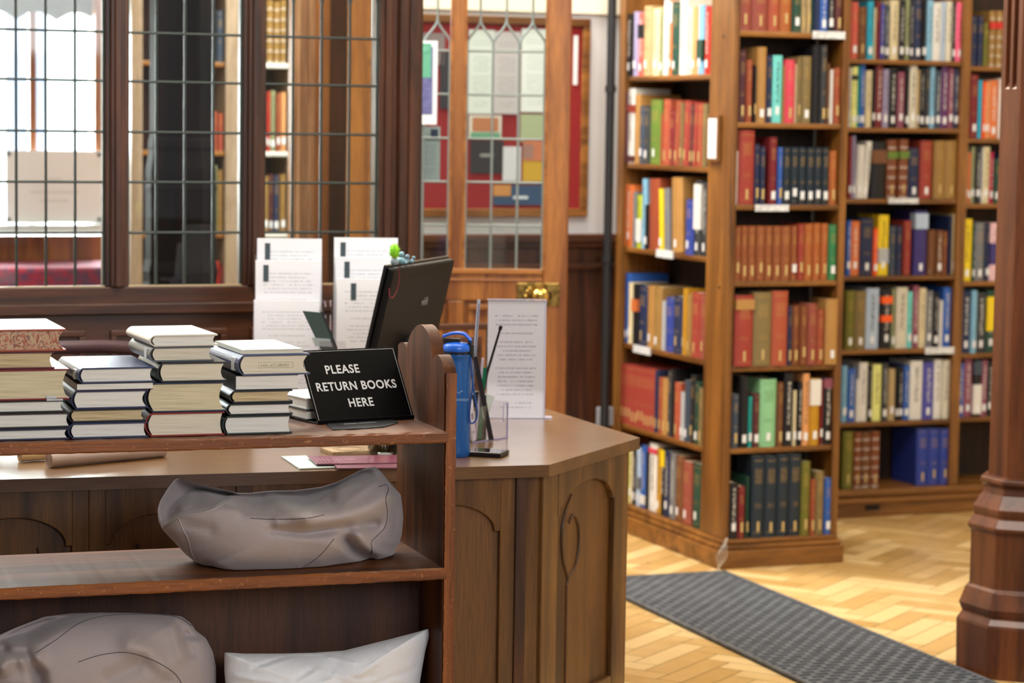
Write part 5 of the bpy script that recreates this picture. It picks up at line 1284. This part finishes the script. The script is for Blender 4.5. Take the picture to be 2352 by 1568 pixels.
# water bottle
bp = dt(1046, 1052); bp = Vector((bp.x, bp.y+.033, 0))
BO = empty('water_bottle', (bp.x, bp.y, DZ+.0005), math.radians(-8), label='tall blue sports bottle with flip lid and wrist strap beside the trolley', cat='bottle')
def bz(y): return onplane(1046, y, bp, 90).z-DZ
R_ = .0315
bm_ = bpy.data.materials.new('translucent_blue'); bm_.use_nodes = True; pb = bm_.node_tree.nodes['Principled BSDF']; pb.inputs['Base Color'].default_value = (*lin('#0a5aa6'), 1); pb.inputs['Roughness'].default_value = .35; pb.inputs['Transmission Weight'].default_value = .15
MB().lathe([(R_*.88, 0), (R_*.97, .004), (R_, .012), (R_, bz(838)), (R_*.985, bz(830)), (R_*.99, bz(818)), (R_*1.02, bz(816)), (R_*1.0, bz(813))], 36).build('bottle_body', bm_, BO)
MB().lathe([(R_*.92, bz(816)), (R_*.94, bz(803))], 36).build('neck_ring', mat('dark_navy_plastic', '#101c30', .35), BO)
BL = mat('bright_blue_plastic', '#1c62cf', .32)
MB().lathe([(R_*.98, bz(806)), (R_*1.0, bz(804)), (R_*.98, bz(793)), (R_*.8, bz(788)), (R_*.3, bz(785)), (.004, bz(784))], 36).build('lid', BL, BO)
hd = []
for k in range(15):
    t = k/14; hd.append((-R_*1.0+t*R_*2.05, 0, bz(776)+.008*math.sin(t*math.pi)-(.010*max(0, t-.75)/.25 if t > .75 else 0)))
h_ = MB(); vs = []; fs = []
for x, y, z in hd: vs += [(x, -.012, z), (x, .012, z), (x, .012, z+.006), (x, -.012, z+.006)]
for k in range(14):
    for j in range(4): fs.append((4*k+j, 4*k+(j+1) % 4, 4*k+4+(j+1) % 4, 4*k+4+j))
fs += [(0, 1, 2, 3), tuple(56+i for i in (3, 2, 1, 0))]
h_.add(vs, fs, 0, True).build('carry_handle', BL, BO, .0015)
MB().box(-R_*.95, R_*.25, -.01, .01, bz(790), bz(778)).box(R_*.8, R_*1.1, -.009, .009, bz(815), bz(779)).box(R_*1.05, R_*1.2, -.008, .008, bz(822), bz(790)).build('lid_hinge', mat('black_plastic', '#141416', .4), BO, .002)
sp_ = [(R_*1.0, -.006, bz(818)), (R_*1.12, -.012, bz(850)), (R_*1.35, -.012, bz(905)), (R_*1.55, -.01, bz(945)), (R_*1.4, -.01, bz(965)), (R_*1.08, -.012, bz(968)), (R_*1.02, -.013, bz(940)), (R_*1.2, -.012, bz(880)), (R_*1.05, -.012, bz(830))]
MB().tube(smooth(sp_, 5), .0022, 6).build('wrist_strap', mat('strap_blue', '#1a4d96', .6), BO)
text('print', 'ENERGY', .0075, mat('print_pale_blue', '#9cc4e0', .5), BO, (.004, -R_-.0008, bz(917)), (math.pi/2, 0, .1), .0001)
MB().tube([(.006, -R_-.0004, bz(897)), (.010, -R_, bz(900)), (.018, -R_*.97, bz(893))], .0006, 5).build('tick_mark', mat('print_pale_blue', '#9cc4e0'), BO)
# phone
p, _p = place('phone', 1120, 1047, 0)
a_, b_2, c_2 = dt(1060, 1047), dt(1150, 1052), dt(1172, 1037)
u_ = (b_2-a_).normalized(); yaw = math.atan2(u_.y, u_.x)
PH = empty('smartphone', (b_2.x, b_2.y, DZ+.0005), yaw, label='black smartphone lying face up on the desk in front of the blue bottle', cat='phone'); bpy.data.objects.remove(p)
dpth = .068
MB().box(-.145, 0, 0, dpth, 0, .0105).build('body', mat('phone_black', '#101114', .3), PH, .002, seg=3)
MB().box(-.14, -.004, .004, dpth-.004, .0105, .011).build('screen', mat('phone_glass', '#0a0b0d', .06, coat=.6), PH)
MB().box(-.0, .0006, .02, .045, .003, .007).build('port', mat('phone_port', '#2e2f33', .5), PH)
# perspex holder with a standing text sheet
s_a, s_b = dt(1140, 957), dt(1252, 960)
sdir = (s_b-s_a).normalized()
f0 = dt(1248, 961); HL = empty('sign_holder', (f0.x, f0.y, DZ+.0005), 0, label='clear acrylic stand holding a tall sheet of printed reading-room rules', cat='sign holder')
def at_depth_plane(x, y, P, deg): return onplane(x, y, P, deg)
hdeg = 84; hy = math.radians(90-hdeg); HL.rotation_euler = (0, 0, hy)
tlp = frame_of(HL, onplane(1114, 690, f0, hdeg)); trp = frame_of(HL, onplane(1254, 700, f0, hdeg)); blp = frame_of(HL, onplane(1118, 958, f0, hdeg))
W_h = -blp.x; H_h = tlp.z
MB().box(-W_h, 0, 0, .0022, 0, H_h+.0).build('printed_sheet', textpaper('rules_sheet', '#e2e1e0', '#a0a3ad', 27), HL)
ACR = bpy.data.materials.new('clear_acrylic'); ACR.use_nodes = True; n = ACR.node_tree; n.nodes.clear(); L = n.links.new
oo = n.nodes.new('ShaderNodeOutputMaterial'); ms = n.nodes.new('ShaderNodeMixShader'); tr = n.nodes.new('ShaderNodeBsdfTransparent'); gs = n.nodes.new('ShaderNodeBsdfGlossy')
fr = n.nodes.new('ShaderNodeFresnel'); fr.inputs[0].default_value = 1.3; tr.inputs[0].default_value = (.97, .965, .98, 1); gs.inputs['Roughness'].default_value = .08
ms.inputs[0].default_value = .07; L(tr.outputs[0], ms.inputs[1]); L(gs.outputs[0], ms.inputs[2]); L(ms.outputs[0], oo.inputs[0])
ACE = mat('acrylic_edge', '#d4d2e6', .2, alpha=.8)
MB().box(-W_h-.003, .003, -.003, -.001, 0, H_h+.002).build('acrylic_front', ACR, HL)
MB().box(-W_h-.003, .003, -.003, .05, 0, .002).box(.0, .003, -.003, .004, 0, H_h+.002).box(-W_h-.003, .003, -.003, .004, H_h+.002, H_h+.004).box(.0, .022, -.003, .03, 0, .003).build('acrylic_edge', ACE, HL)
# clear leaflet holder with contents
g0, g1 = dt(1086, 1018), dt(1166, 1006)
yaw = math.atan2(g1.y-g0.y, g1.x-g0.x); Wg = (g1-g0).length
LH = empty('badge_holder', (g0.x, g0.y, DZ+.0005), yaw, label='clear acrylic holder full of transparent key tags on the desk', cat='holder')
hg = .088
MB().box(0, Wg, 0, .0015, .0, hg*.95).box(0, Wg, .05, .0515, 0, hg*1.05).box(0, .0015, 0, .05, 0, hg).box(Wg-.0015, Wg, 0, .05, 0, hg).box(0, Wg, 0, .05, 0, .002).build('acrylic_box', ACR, LH)
MB().box(0, Wg, -.0005, .002, 0, .0025).box(Wg-.002, Wg, -.0005, .002, 0, hg*.95).tube([(Wg-.004, .001, hg*.95), (Wg-.016, .001, hg*.9), (Wg-.018, .001, hg*.55), (Wg-.013, .001, hg*.45)], .0009, 6).build('acrylic_edge', mat('violet_edge', '#8f88b4', .2), LH)
TG = mat('clear_tag', '#e9dfe8', .15, alpha=.8); rn = random.Random(5)
for k in range(9):
    e = empty('key_tag', LH.matrix_basis @ Vector((.006+.0045*k, .006+.0045*k, .0022)), yaw+rn.uniform(-.1, .1), label='%s clear plastic key tag from the left in the acrylic holder' % ORD[k], cat='tag', group='clear tags in the acrylic holder')
    hh = rn.uniform(.07, .105)-.003*k; tl = rn.uniform(-.02, .0)
    e.rotation_euler = (rn.uniform(-.05, .02), -.16+.03*k, yaw)
    MB().box(0, .014, 0, .003, 0, hh).build('tag_body', TG, e, .001)
    MB().box(.003, .011, -.0004, 0, hh*.55, hh*.7).box(.004, .010, -.0004, 0, hh*.2, hh*.26).build('tag_insert', mat('tag_insert_%d' % (k % 3), ('#8d8288', '#a39a6e', '#e2e0e4')[k % 3], .4), e)
# pale pointed card
cp = [frame_of(LH, onplane(x, y, g0+Vector((0, .02, 0)), 90-math.degrees(yaw))) for x, y in ((1107, 899), (1139, 911), (1119, 972), (1112, 960))]
e = empty('pointed_card', LH.location, yaw, label='pale green pointed card standing in the acrylic holder', cat='card')
MB().prism([(q.x, q.z) for q in cp], .016, .0185, 'xz').build('card_body', mat('pale_green_card', '#bcc8c4', .5), e)
# two-way radio aerial with its body behind the holder
r0_, r1_ = onplane(1108, 893, g0+Vector((0, .07, 0)), 90), onplane(1151, 748, g0+Vector((0, .07, 0)), 90)
RD = empty('two_way_radio', (r0_.x, r0_.y, DZ+.0005), 0, label='black two-way radio with long thin aerial, standing behind the acrylic holder', cat='radio')
def rl(v): return tuple(frame_of(RD, v))
BKP = mat('black_plastic', '#141416', .4)
ax0 = Vector(rl(r0_)); ax1 = Vector(rl(r1_)); 
MB().tube([ax0+(ax1-ax0)*t for t in (-.12, .0, .12, .25, .93, .94, 1.0)], [.0075, .007, .006, .0033, .0028, .0045, .0045], 10).build('aerial', BKP, RD)
MB().box(-.028, .010, -.012, .014, 0, ax0.z-.012).build('radio_body', BKP, RD, .004)
MB().box(-.02, -.004, -.008, .006, ax0.z-.012, ax0.z-.006).build('control_knob', BKP, RD, .001)
def stick(name, xa, ya, xb, yb, dy, w_, col, label, cat, part='body', alpha=None, th=.002):
    P = g0+Vector((0, dy, 0)); a, b = onplane(xa, ya, P, 90), onplane(xb, yb, P, 90)
    e = empty(name, (a.x, a.y, DZ+.0005), 0, label=label, cat=cat)
    d_ = (b-a); k0 = (DZ+.003-a.z)/d_.z
    A_, B_ = a+d_*k0-Vector((a.x, a.y, DZ)), b-Vector((a.x, a.y, DZ)); nx_ = Vector((1, 0, 0))*w_/2
    vs = [A_-nx_, A_+nx_, B_+nx_, B_-nx_]; vs = vs+[v+Vector((0, th, 0)) for v in vs]
    MB().add([tuple(v) for v in vs], [(0, 1, 2, 3), (7, 6, 5, 4), (0, 4, 5, 1), (1, 5, 6, 2), (2, 6, 7, 3), (3, 7, 4, 0)]).build(part, mat(name+'_'+col.strip('#'), col, .25, alpha=alpha), e); return e, A_, B_
e, A_, B_ = stick('ruler', 1090, 820, 1100, 688, .06, .0075, '#b9bfd2', 'clear plastic ruler standing upright in the holder by the blue bottle', 'ruler', 'ruler_body', .85)
MB().tube([A_.lerp(B_, .35)-Vector((-.001, .0006, 0)), A_.lerp(B_, .97)-Vector((-.001, .0006, 0))], .0009, 4).build('scale_markings', mat('ruler_marks', '#5a5c74', .5), e)
e, A_, B_ = stick('marker_pen', 1100, 865, 1091, 819, .04, .012, '#26201f', 'dark brown flat marker standing beside the blue bottle', 'pen', 'pen_body', th=.008)
e, A_, B_ = stick('green_label', 1111, 872, 1113, 844, .055, .009, '#0d6a45', 'small green plastic tab behind the radio aerial', 'tab', 'tab_body')
e, A_, B_ = stick('pen', 1107, 845, 1109, 823, .05, .006, '#b9aebc', 'pale lilac pen with yellow tip standing in the holder', 'pen', 'pen_body', th=.006)
# bowl of clips
bw = dt(1162, 960); BW = empty('glass_bowl', (bw.x, bw.y+.03, DZ+.0005), 0, label='small clear glass bowl of coloured clips in front of the rules sheet', cat='bowl')
GLS = bpy.data.materials.new('clear_glass'); GLS.use_nodes = True; n = GLS.node_tree; n.nodes.clear(); L = n.links.new
oo = n.nodes.new('ShaderNodeOutputMaterial'); ms = n.nodes.new('ShaderNodeMixShader'); tr = n.nodes.new('ShaderNodeBsdfTransparent'); gs = n.nodes.new('ShaderNodeBsdfGlossy')
fr = n.nodes.new('ShaderNodeFresnel'); fr.inputs[0].default_value = 1.5; tr.inputs[0].default_value = (.93, .96, .95, 1); gs.inputs['Roughness'].default_value = .03
L(fr.outputs[0], ms.inputs[0]); L(tr.outputs[0], ms.inputs[1]); L(gs.outputs[0], ms.inputs[2]); L(ms.outputs[0], oo.inputs[0])
MB().lathe([(.022, 0), (.028, .003), (.031, .014), (.030, .03), (.028, .03), (.029, .014), (.026, .005), (.001, .004)], 28).build('bowl_glass', GLS, BW)
cl = MB(); rn = random.Random(9)
for k in range(60):
    a = rn.uniform(0, 6.28); rr = rn.uniform(0, .022); c = Vector((rr*math.cos(a), rr*math.sin(a), rn.uniform(.006, .02))); d_ = Vector((rn.uniform(-1, 1), rn.uniform(-1, 1), rn.uniform(-.5, .5))).normalized()*.006
    cl.tube([c-d_, c+d_], .0012, 5, rn.randint(0, 3))
o = cl.build('paper_clips', [mat('clip_silver', '#c4c8ca', .25, metal=.9), mat('clip_green', '#4f7a3a', .4), mat('clip_blue', '#4a86b8', .4), mat('clip_gold', '#b8974a', .3, metal=.8)]); o.location = (bw.x, bw.y+.03, DZ+.0005)
tag(o, 'heap of small coloured clips inside the clear glass bowl', 'clips', kind='stuff')
# things seen between the trolley shelves
c = [dt(x, y) for x, y in ((735, 1033), (764, 1043), (868, 1040), (850, 1028))]
c = [dt(736, 1036), dt(764, 1047), dt(868, 1042), dt(838, 1031)]
e = empty('wooden_coaster', (c[1].x, c[1].y, DZ+.0005), 0, label='square wooden coaster with incised rings, on the desk under the trolley shelf', cat='coaster')
o3 = c[1]; MB().prism([((p_-o3).x, (p_-o3).y) for p_ in c], 0, .008).build('board', wood('coaster_wood', '#b89a72', '#8f7250', 'x', rough=.5), e, .001)
cc_ = sum((p_-o3 for p_ in c), Vector())/4; g = MB()
for rr in (.028, .035): g.tube([(cc_.x+rr*math.cos(a/24*6.283), cc_.y+rr*math.sin(a/24*6.283), .0081) for a in range(24)], .0006, 5, closed=True)
g.build('incised_ring', mat('burnt_ring', '#5e472c', .6), e)
jp = dt(878, 1046); jt = empty('clip_jar', (jp.x, jp.y+.035, DZ+.0005), 0, label='clear glass jar of brass paper clips on the desk behind the trolley', cat='jar')
MB().lathe([(.030, 0), (.034, .004), (.035, .05), (.033, .05), (.032, .006), (.001, .004)], 28).build('jar_glass', GLS, jt)
cl = MB(); rn = random.Random(4)
for k in range(260):
    a = rn.uniform(0, 6.28); rr = .03*math.sqrt(rn.random()); c_ = Vector((rr*math.cos(a), rr*math.sin(a), rn.uniform(.007, .042))); d_ = Vector((rn.uniform(-1, 1), rn.uniform(-1, 1), rn.uniform(-1, 1))).normalized()*.008
    q0_, q1_ = c_-d_, c_+d_
    for q_ in (q0_, q1_):
        r2_ = math.hypot(q_.x, q_.y)
        if r2_ > .0305: q_.x *= .0305/r2_; q_.y *= .0305/r2_
        q_.z = max(.0065, q_.z)
    cl.tube([q0_, q1_], .0007, 4)
o = cl.build('brass_clips', mat('brass_wire', '#b08a3c', .28, metal=1.0)); o.location = (jp.x, jp.y+.035, DZ+.0005); tag(o, 'brass wire paper clips filling the clear glass jar', 'clips', kind='stuff')
def sheet(name, px, col, z0, th, label, cat, rough=.4, extra=None):
    c = [dt(x, y, DZ+z0) for x, y in px]; e = empty(name, (c[0].x, c[0].y, DZ+z0), 0, label=label, cat=cat); MB().prism([((p_-c[0]).x, (p_-c[0]).y) for p_ in c], 0, th).build('cover', mat(name+'_'+col.strip('#'), col, rough), e); return e, c
sheet('folder', [(646, 1050), (688, 1078), (772, 1075), (702, 1048)], '#b9c6c0', .0008, .0025, 'pale green folder lying on the desk, seen below the trolley shelf', 'folder')
e, c = sheet('leaflet', [(770, 1072), (762, 1066), (985, 1064), (985, 1076), (775, 1078)], '#66303f', .0038, .003, 'lower maroon leaflet on the pale green folder', 'leaflet')
e, c = sheet('leaflet', [(706, 1049), (727, 1067), (985, 1063), (985, 1046)], '#743a4c', .0072, .002, 'upper maroon leaflet with pale printed strokes, under the coaster edge', 'leaflet', .25)
g = MB()
for x in (724, 733, 742, 751, 766, 774, 783):
    a, b = dt(x-3, 1052, DZ+.0094)-c[0], dt(x+6, 1059, DZ+.0094)-c[0]; a.z = b.z = .0024; g.tube([a, b], .0005, 4)
a, b = dt(792, 1056, DZ+.0094)-c[0], dt(815, 1055, DZ+.0094)-c[0]; a.z = b.z = .0024; g.tube([a, b], .0012, 4)
g.build('print', mat('print_pink', '#c79aa8', .5), e)
# rolled posters
def roll(x0, y0, x1, y1, r, col, label, end):
    a, b = dt(x0, y0), dt(x1, y1); e = empty('paper_roll', (a.x, a.y, DZ+.0005), 0, label=label, cat='paper roll', group='rolled papers on the desk'); d_ = b-a
    MB().tube([Vector((0, 0, r)), Vector((d_.x, d_.y, r))], r, 28).build('rolled_sheet', mat('roll_'+col.strip('#'), col, .6), e)
    dn = Vector((d_.x, d_.y, 0)).normalized(); s_ = Vector((-dn.y, dn.x, 0)); g = MB()
    pts = [Vector((0, 0, r))-dn*.0008+s_*(r*.92*(1-t/60)*math.cos(t*.42))+Vector((0, 0, r*.92*(1-t/60)*math.sin(t*.42))) for t in range(52)]
    g.tube(pts, .0005, 4).build('spiral_edge', mat(end, '#a8857a', .8), e)
roll(112, 1074, 375, 1049, .0165, '#c4afa6', 'long pinkish paper roll lying on the desk, seen below the trolley shelf', 'roll_line')
roll(45, 1061, 210, 1050, .014, '#dcc493', 'short yellowish paper roll at the far left of the desk', 'roll_line')
# monitor seen from behind
mz = onplane(890, 620, dt(870, 1000)*0+Vector(atd(890, 620, 5.72)), 17)
P_a = atd(906, 618, 5.62)
mdeg = 17.2
P_b = onplane(1046, 597, P_a, mdeg)
MN = empty('monitor', (0, 0, 0), 0, label='black computer monitor seen from behind, small figures sitting on its top edge', cat='monitor')
xd = hdir(mdeg); Wm = (P_b-P_a).dot(xd); nrm_ = Vector((-xd.y, xd.x, 0))  # away to the left/behind
# tilt so that the left edge runs from (890,620) to (848,797)
bestm = None
for k in range(-40, 41):
    a = math.radians(k); dn_ = Vector((0, 0, -1))*math.cos(a)+nrm_*math.sin(a)
    for h_i in range(80, 190, 2):
        P = P_a+dn_*h_i*.002; v = np.array(P)-CAM; X = 1176+F*np.dot(v, _r)/np.dot(v, _f); Y = 784-F*np.dot(v, _u)/np.dot(v, _f); er = (X-866)**2+(Y-797)**2
        if bestm is None or er < bestm[0]: bestm = (er, a, h_i*.002)
am = bestm[1]; Hm = .31
zax = Vector((0, 0, 1))*math.cos(am)-nrm_*math.sin(am); yax = zax.cross(xd)
R3 = Matrix((xd, yax, zax)).transposed()      # local x along the width, z up the screen
MN.location = (P_a.x+xd.x*Wm/2, P_a.y+xd.y*Wm/2, DZ+.0005)
MI = Matrix.Translation(P_a-MN.location) @ R3.to_4x4()
# local origin: top left corner of the back; back faces local +y or -y towards the camera
toc = Vector((0, 0, 1.5))-P_a; sgn = 1 if toc.dot(yax) > 0 else -1
mono = mat('monitor_black', '#0c0b0c', .5, spec=.25, bump=.1, bscale=900)
b = MB().box(0, Wm, -.001*sgn if sgn > 0 else 0, .001, -Hm, 0) if False else MB()
y_in = -sgn*.018
lo_, hi_ = sorted((0, y_in)); b.box(0, Wm, lo_, hi_, -Hm, 0)
o = b.build('back_shell', mono, MN, .006, seg=3); o.matrix_basis = MI
lo2, hi2 = sorted((y_in, y_in-sgn*.009)); o = MB().box(-.004, Wm+.004, lo2, hi2, -Hm-.004, .004).build('bezel', mat('bezel_black', '#0e0e10', .3), MN, .003); o.matrix_basis = MI
lo3, hi3 = sorted((0, sgn*.0008)); o = MB().box(.0, Wm, lo3, hi3, -.026, -.0245).build('shell_groove', mat('groove_black', '#050505', .6), MN); o.matrix_basis = MI
ls_ = MI.inverted() @ (onplane(990, 680, P_a, mdeg)-MN.location)
t_ = text('logo', 'viiik', .03, mat('logo_grey', '#8d8a86', .4), MN, (0, 0, 0), align='CENTER'); 
t_.matrix_basis = MI @ Matrix.Translation(Vector((Wm*.62, sgn*.0012, -.105))) @ (Matrix.Rotation(math.pi/2, 4, 'X') if sgn < 0 else Matrix.Rotation(math.pi, 4, 'Z') @ Matrix.Rotation(math.pi/2, 4, 'X'))
g = MB()
for fx2, fz2 in ((.70, -.155), (.50, -.15)): g.box(Wm*fx2, Wm*fx2+.008, *sorted((0, sgn*.0008)), fz2-.006, fz2)
o = g.build('screw_hole', mat('groove_black', '#050505'), MN); o.matrix_basis = MI
pc = MI @ Vector((Wm/2, sgn*.02, -Hm*.7)); 
MB().box(pc.x-.03, pc.x+.03, pc.y-.02, pc.y+.02, .012, pc.z+.04).build('stand_column', mono, MN, .004)
MB().lathe([(.11, 0), (.11, .008), (.03, .014)], 32, pc.x, pc.y).build('stand_base', mono, MN)
# figures on the monitor
tp0 = MN.matrix_basis @ (MI @ Vector((0, y_in*.5, .004)))
def ontop(frac): return MN.matrix_basis @ (MI @ Vector((Wm*frac, y_in*.6, .0045)))
f1 = ontop(.06); e = empty('desk_toy', tuple(f1), 0, label='tiny toy with fluffy lime-green head at the left corner of the monitor top', cat='toy')
MB().ball((0, 0, .009), .009, 12, 0, (1.1, 1, 1)).build('body', mat('toy_grey', '#8fa3a8', .6), e)
fz = MB().ball((0, 0, .033), .013, 14, 0, (.85, .85, 1.25)); rn = random.Random(2)
for k in range(140):
    d_ = Vector((rn.gauss(0, 1), rn.gauss(0, 1), rn.gauss(0, 1))).normalized(); c_ = Vector((0, 0, .033)); p1_ = c_+Vector((d_.x*.0105, d_.y*.0105, d_.z*.0155)); fz.tube([p1_, p1_+d_*.0035], .0005, 4)
fz.build('fluffy_head', mat('lime_fluff', '#8fd62a', .8), e)
MB().tube([(-.002, -.004, .012), (-.002, -.006, .022), (.001, -.004, .024)], .001, 5).build('orange_legs', mat('toy_orange', '#d2682a', .5), e)
f2 = ontop(.17); e = empty('desk_figure', tuple(f2), 0, label='row of tiny pale blue clay figures sitting on the monitor top', cat='figurine')
e['label'] = 'tiny pale blue clay figure sitting second on the monitor top'
MB().ball((0, 0, .009), .009, 12, 0, (1, 1, 1)).ball((0, 0, .024), .0065, 12).ball((-.010, -.002, .006), .0045, 10, 0, (1.5, 1, 1)).ball((.009, -.002, .005), .004, 10, 0, (1.5, 1, 1)).build('clay_body', mat('clay_blue', '#7fa8b6', .55), e)
f3 = ontop(.26); e = empty('desk_figure', tuple(f3), 0, label='smaller grey-blue clay figure sitting right of the pale blue one', cat='figurine')
MB().ball((0, 0, .006), .006, 12).ball((0, 0, .016), .006, 12).ball((.010, 0, .005), .004, 10, 0, (1.4, 1, 1)).build('clay_body', mat('clay_grey', '#6f8c9a', .55), e)
f4 = ontop(.34); e = empty('desk_figure', tuple(f4), 0, label='smallest clay figure, last in the row on the monitor top', cat='figurine')
MB().ball((0, 0, .005), .005, 12).ball((.003, 0, .012), .0045, 12).build('clay_body', mat('clay_grey', '#6f8c9a'), e)
cbm = MN.matrix_basis @ MI
cp_ = [Vector((.012, sgn*.004, .004)), Vector((.03, sgn*.006, -.02)), Vector((.034, sgn*.006, -.05)), Vector((.015, sgn*.006, -.068)), Vector((-.004, sgn*.004, -.062)), Vector((-.006, 0, -.045))]
mb = MB().tube(smooth([tuple(cbm @ v) for v in cp_], 5), .0011, 6); o = mb.build('red_cord', mat('red_cord', '#8e2c3a', .6)); tag(o, 'thin red cord looped over the left corner of the monitor', 'cord')

# leaflet racks
def rack(x0, x1, ytop, D, deg, tiers, label, bend):
    P = atd((x0+x1)/2, 700, D); P.z = DZ; y_ = math.radians(90-deg)
    e = empty('leaflet_rack', (P.x, P.y, DZ+.0005), y_, label=label, cat='leaflet rack')
    def lr(x, y): return frame_of(e, onplane(x, y, P, deg))
    a, b = lr(x0, 700).x, lr(x1, 700).x; H = lr(x0, ytop).z
    MB().box(a-.006, b+.006, .075, .078, 0, H*.9).box(a-.008, a-.006, -.05, .078, 0, H*.62).box(b+.006, b+.008, -.05, .078, 0, H*.62).box(a-.008, b+.008, -.05, .078, 0, .003).build('acrylic_stand', ACR, e)
    for k in (a-.0085, b+.0065): MB().box(k, k+.002, -.052, -.049, 0, H*.55).box(k, k+.002, -.05, .078, H*.6, H*.62).build('acrylic_edge', ACE, e)
    zprev = H
    for i, (yt_, mk, shade) in enumerate(tiers):
        zt2 = lr(x0, yt_).z; yy = .055-.034*i; h_sh = min(.297, zt2-.004); dx_ = .004*i*bend; z_b = zt2-h_sh
        s = empty('leaflet_stack', e.matrix_basis @ Vector((dx_, yy, z_b)), y_, label=label.split(' with')[0].replace('acrylic rack', 'stack in rack')+', %s tier' % ['top', 'second', 'third', 'lowest'][i], cat='leaflets', group='white printed guides in the racks')
        s.location.z = max(s.location.z, DZ+.004)
        m = MB(); N = 12; vs = []; fs = []; tk = .012
        for k in range(N+1):
            z = h_sh*k/N; lean = .010*(k/N)+.018*(k/N)**3
            vs += [(a, lean, z), (b, lean, z), (b, lean+tk, z), (a, lean+tk, z)]
        for k in range(N):
            for j in range(4): fs.append((4*k+j, 4*k+(j+1) % 4, 4*k+4+(j+1) % 4, 4*k+4+j))
        fs += [(3, 2, 1, 0), (4*N, 4*N+1, 4*N+2, 4*N+3)]
        m.add(vs, fs).build('sheets', textpaper('guide_%s' % shade, shade, '#b4b6c0', 30), s)
        if mk:
            mx0 = a+(b-a)*mk; zz0 = h_sh-.055; L0 = .010*(zz0/h_sh)+.018*(zz0/h_sh)**3; L1 = .010*((h_sh-.012)/h_sh)+.018*((h_sh-.012)/h_sh)**3
            MB().add([(mx0, L0-.0015, zz0), (mx0+.014, L0-.0015, zz0), (mx0+.014, L1-.0015, h_sh-.012), (mx0, L1-.0015, h_sh-.012), (mx0, L0, zz0), (mx0+.014, L0, zz0), (mx0+.014, L1, h_sh-.012), (mx0, L1, h_sh-.012)],
                     [(0, 1, 2, 3), (0, 4, 5, 1), (1, 5, 6, 2), (2, 6, 7, 3), (3, 7, 4, 0)]).build('dark_tab', mat('tab_slate', '#2f3e44', .5), s)
    return e
rack(590, 740, 551, 6.42, 84, [(551, .12, '#dcdfe6'), (600, .12, '#e0e1e8'), (690, None, '#e0e1e8')], 'left acrylic rack with tiers of white printed guides, by the leaded screen', -1)
rack(766, 914, 549, 6.40, 86, [(549, .10, '#dfe3ea'), (592, .14, '#dcdfe8'), (640, .22, '#e0e1e8')], 'right acrylic rack with tiers of white printed guides, behind the monitor', 1)
# dark green booklets leaning in a small stand
P = atd(735, 760, 5.75); P.z = DZ
e = empty('booklet_stand', (P.x, P.y, DZ+.0005), math.radians(8), label='small dark green booklet in a clear stand, between the racks and the sign', cat='booklet stand')
def lb(x, y): return frame_of(e, onplane(x, y, P, 82))
q = [lb(x, y) for x, y in ((695, 714), (736, 718), (775, 812), (742, 812))]
MB().prism([(v.x, v.z) for v in q], 0, .012, 'xz').build('booklet_cover', mat('booklet_green', '#33453f', .5), e, .001)
q2_ = [lb(x, y) for x, y in ((736, 716), (742, 716), (776, 800), (770, 806))]
MB().prism([(v.x, v.z) for v in q2_], .001, .030, 'xz').build('booklet_spine', mat('booklet_black', '#151a19', .5), e)
bq = lb(745, 812); MB().box(bq.x-.03, bq.x+.05, -.02, .05, 0, .002).box(bq.x-.012, bq.x+.05, -.004, -.002, 0, bq.z+.03).build('acrylic_stand', ACR, e)
q3_ = [lb(x, y) for x, y in ((716, 775), (757, 778), (764, 796), (724, 795))]
MB().prism([(v.x, v.z) for v in q3_], -.001, 0, 'xz').build('print', mat('print_grey_green', '#a3aca8', .5), e)
# chair behind the desk at the left
P = atd(160, 800, 6.05); P.z = 0
CH = empty('staff_chair', (P.x, P.y, 0), math.radians(35), label='dark purple-brown chair whose curved back shows beyond the left book stacks', cat='chair')
zt3 = onplane(160, 795, P, 70).z
cm = mat('chair_plum', '#4b3238', .45)
pts = [(-.26, .10, zt3-.05), (-.2, .02, zt3-.012), (-.1, -.02, zt3), (0, -.03, zt3), (.1, -.02, zt3-.004), (.2, .02, zt3-.02), (.26, .10, zt3-.06)]
MB().tube(smooth(pts, 4), .017, 10).build('back_rail', cm, CH)
MB().box(-.22, .22, 0, .42, .43, .47).build('seat', cm, CH, .01)
for x in (-.2, .2):
    MB().tube([(x, .02, 0), (x, .02, zt3-.02)], .014, 8).build('leg', cm, CH); MB().tube([(x, .4, 0), (x, .4, .44)], .014, 8).build('leg', cm, CH)
print('MON', bestm, Wm, [tuple(p) for p in P2])
print('CHAIR', frame_of(DKT, CH.location))
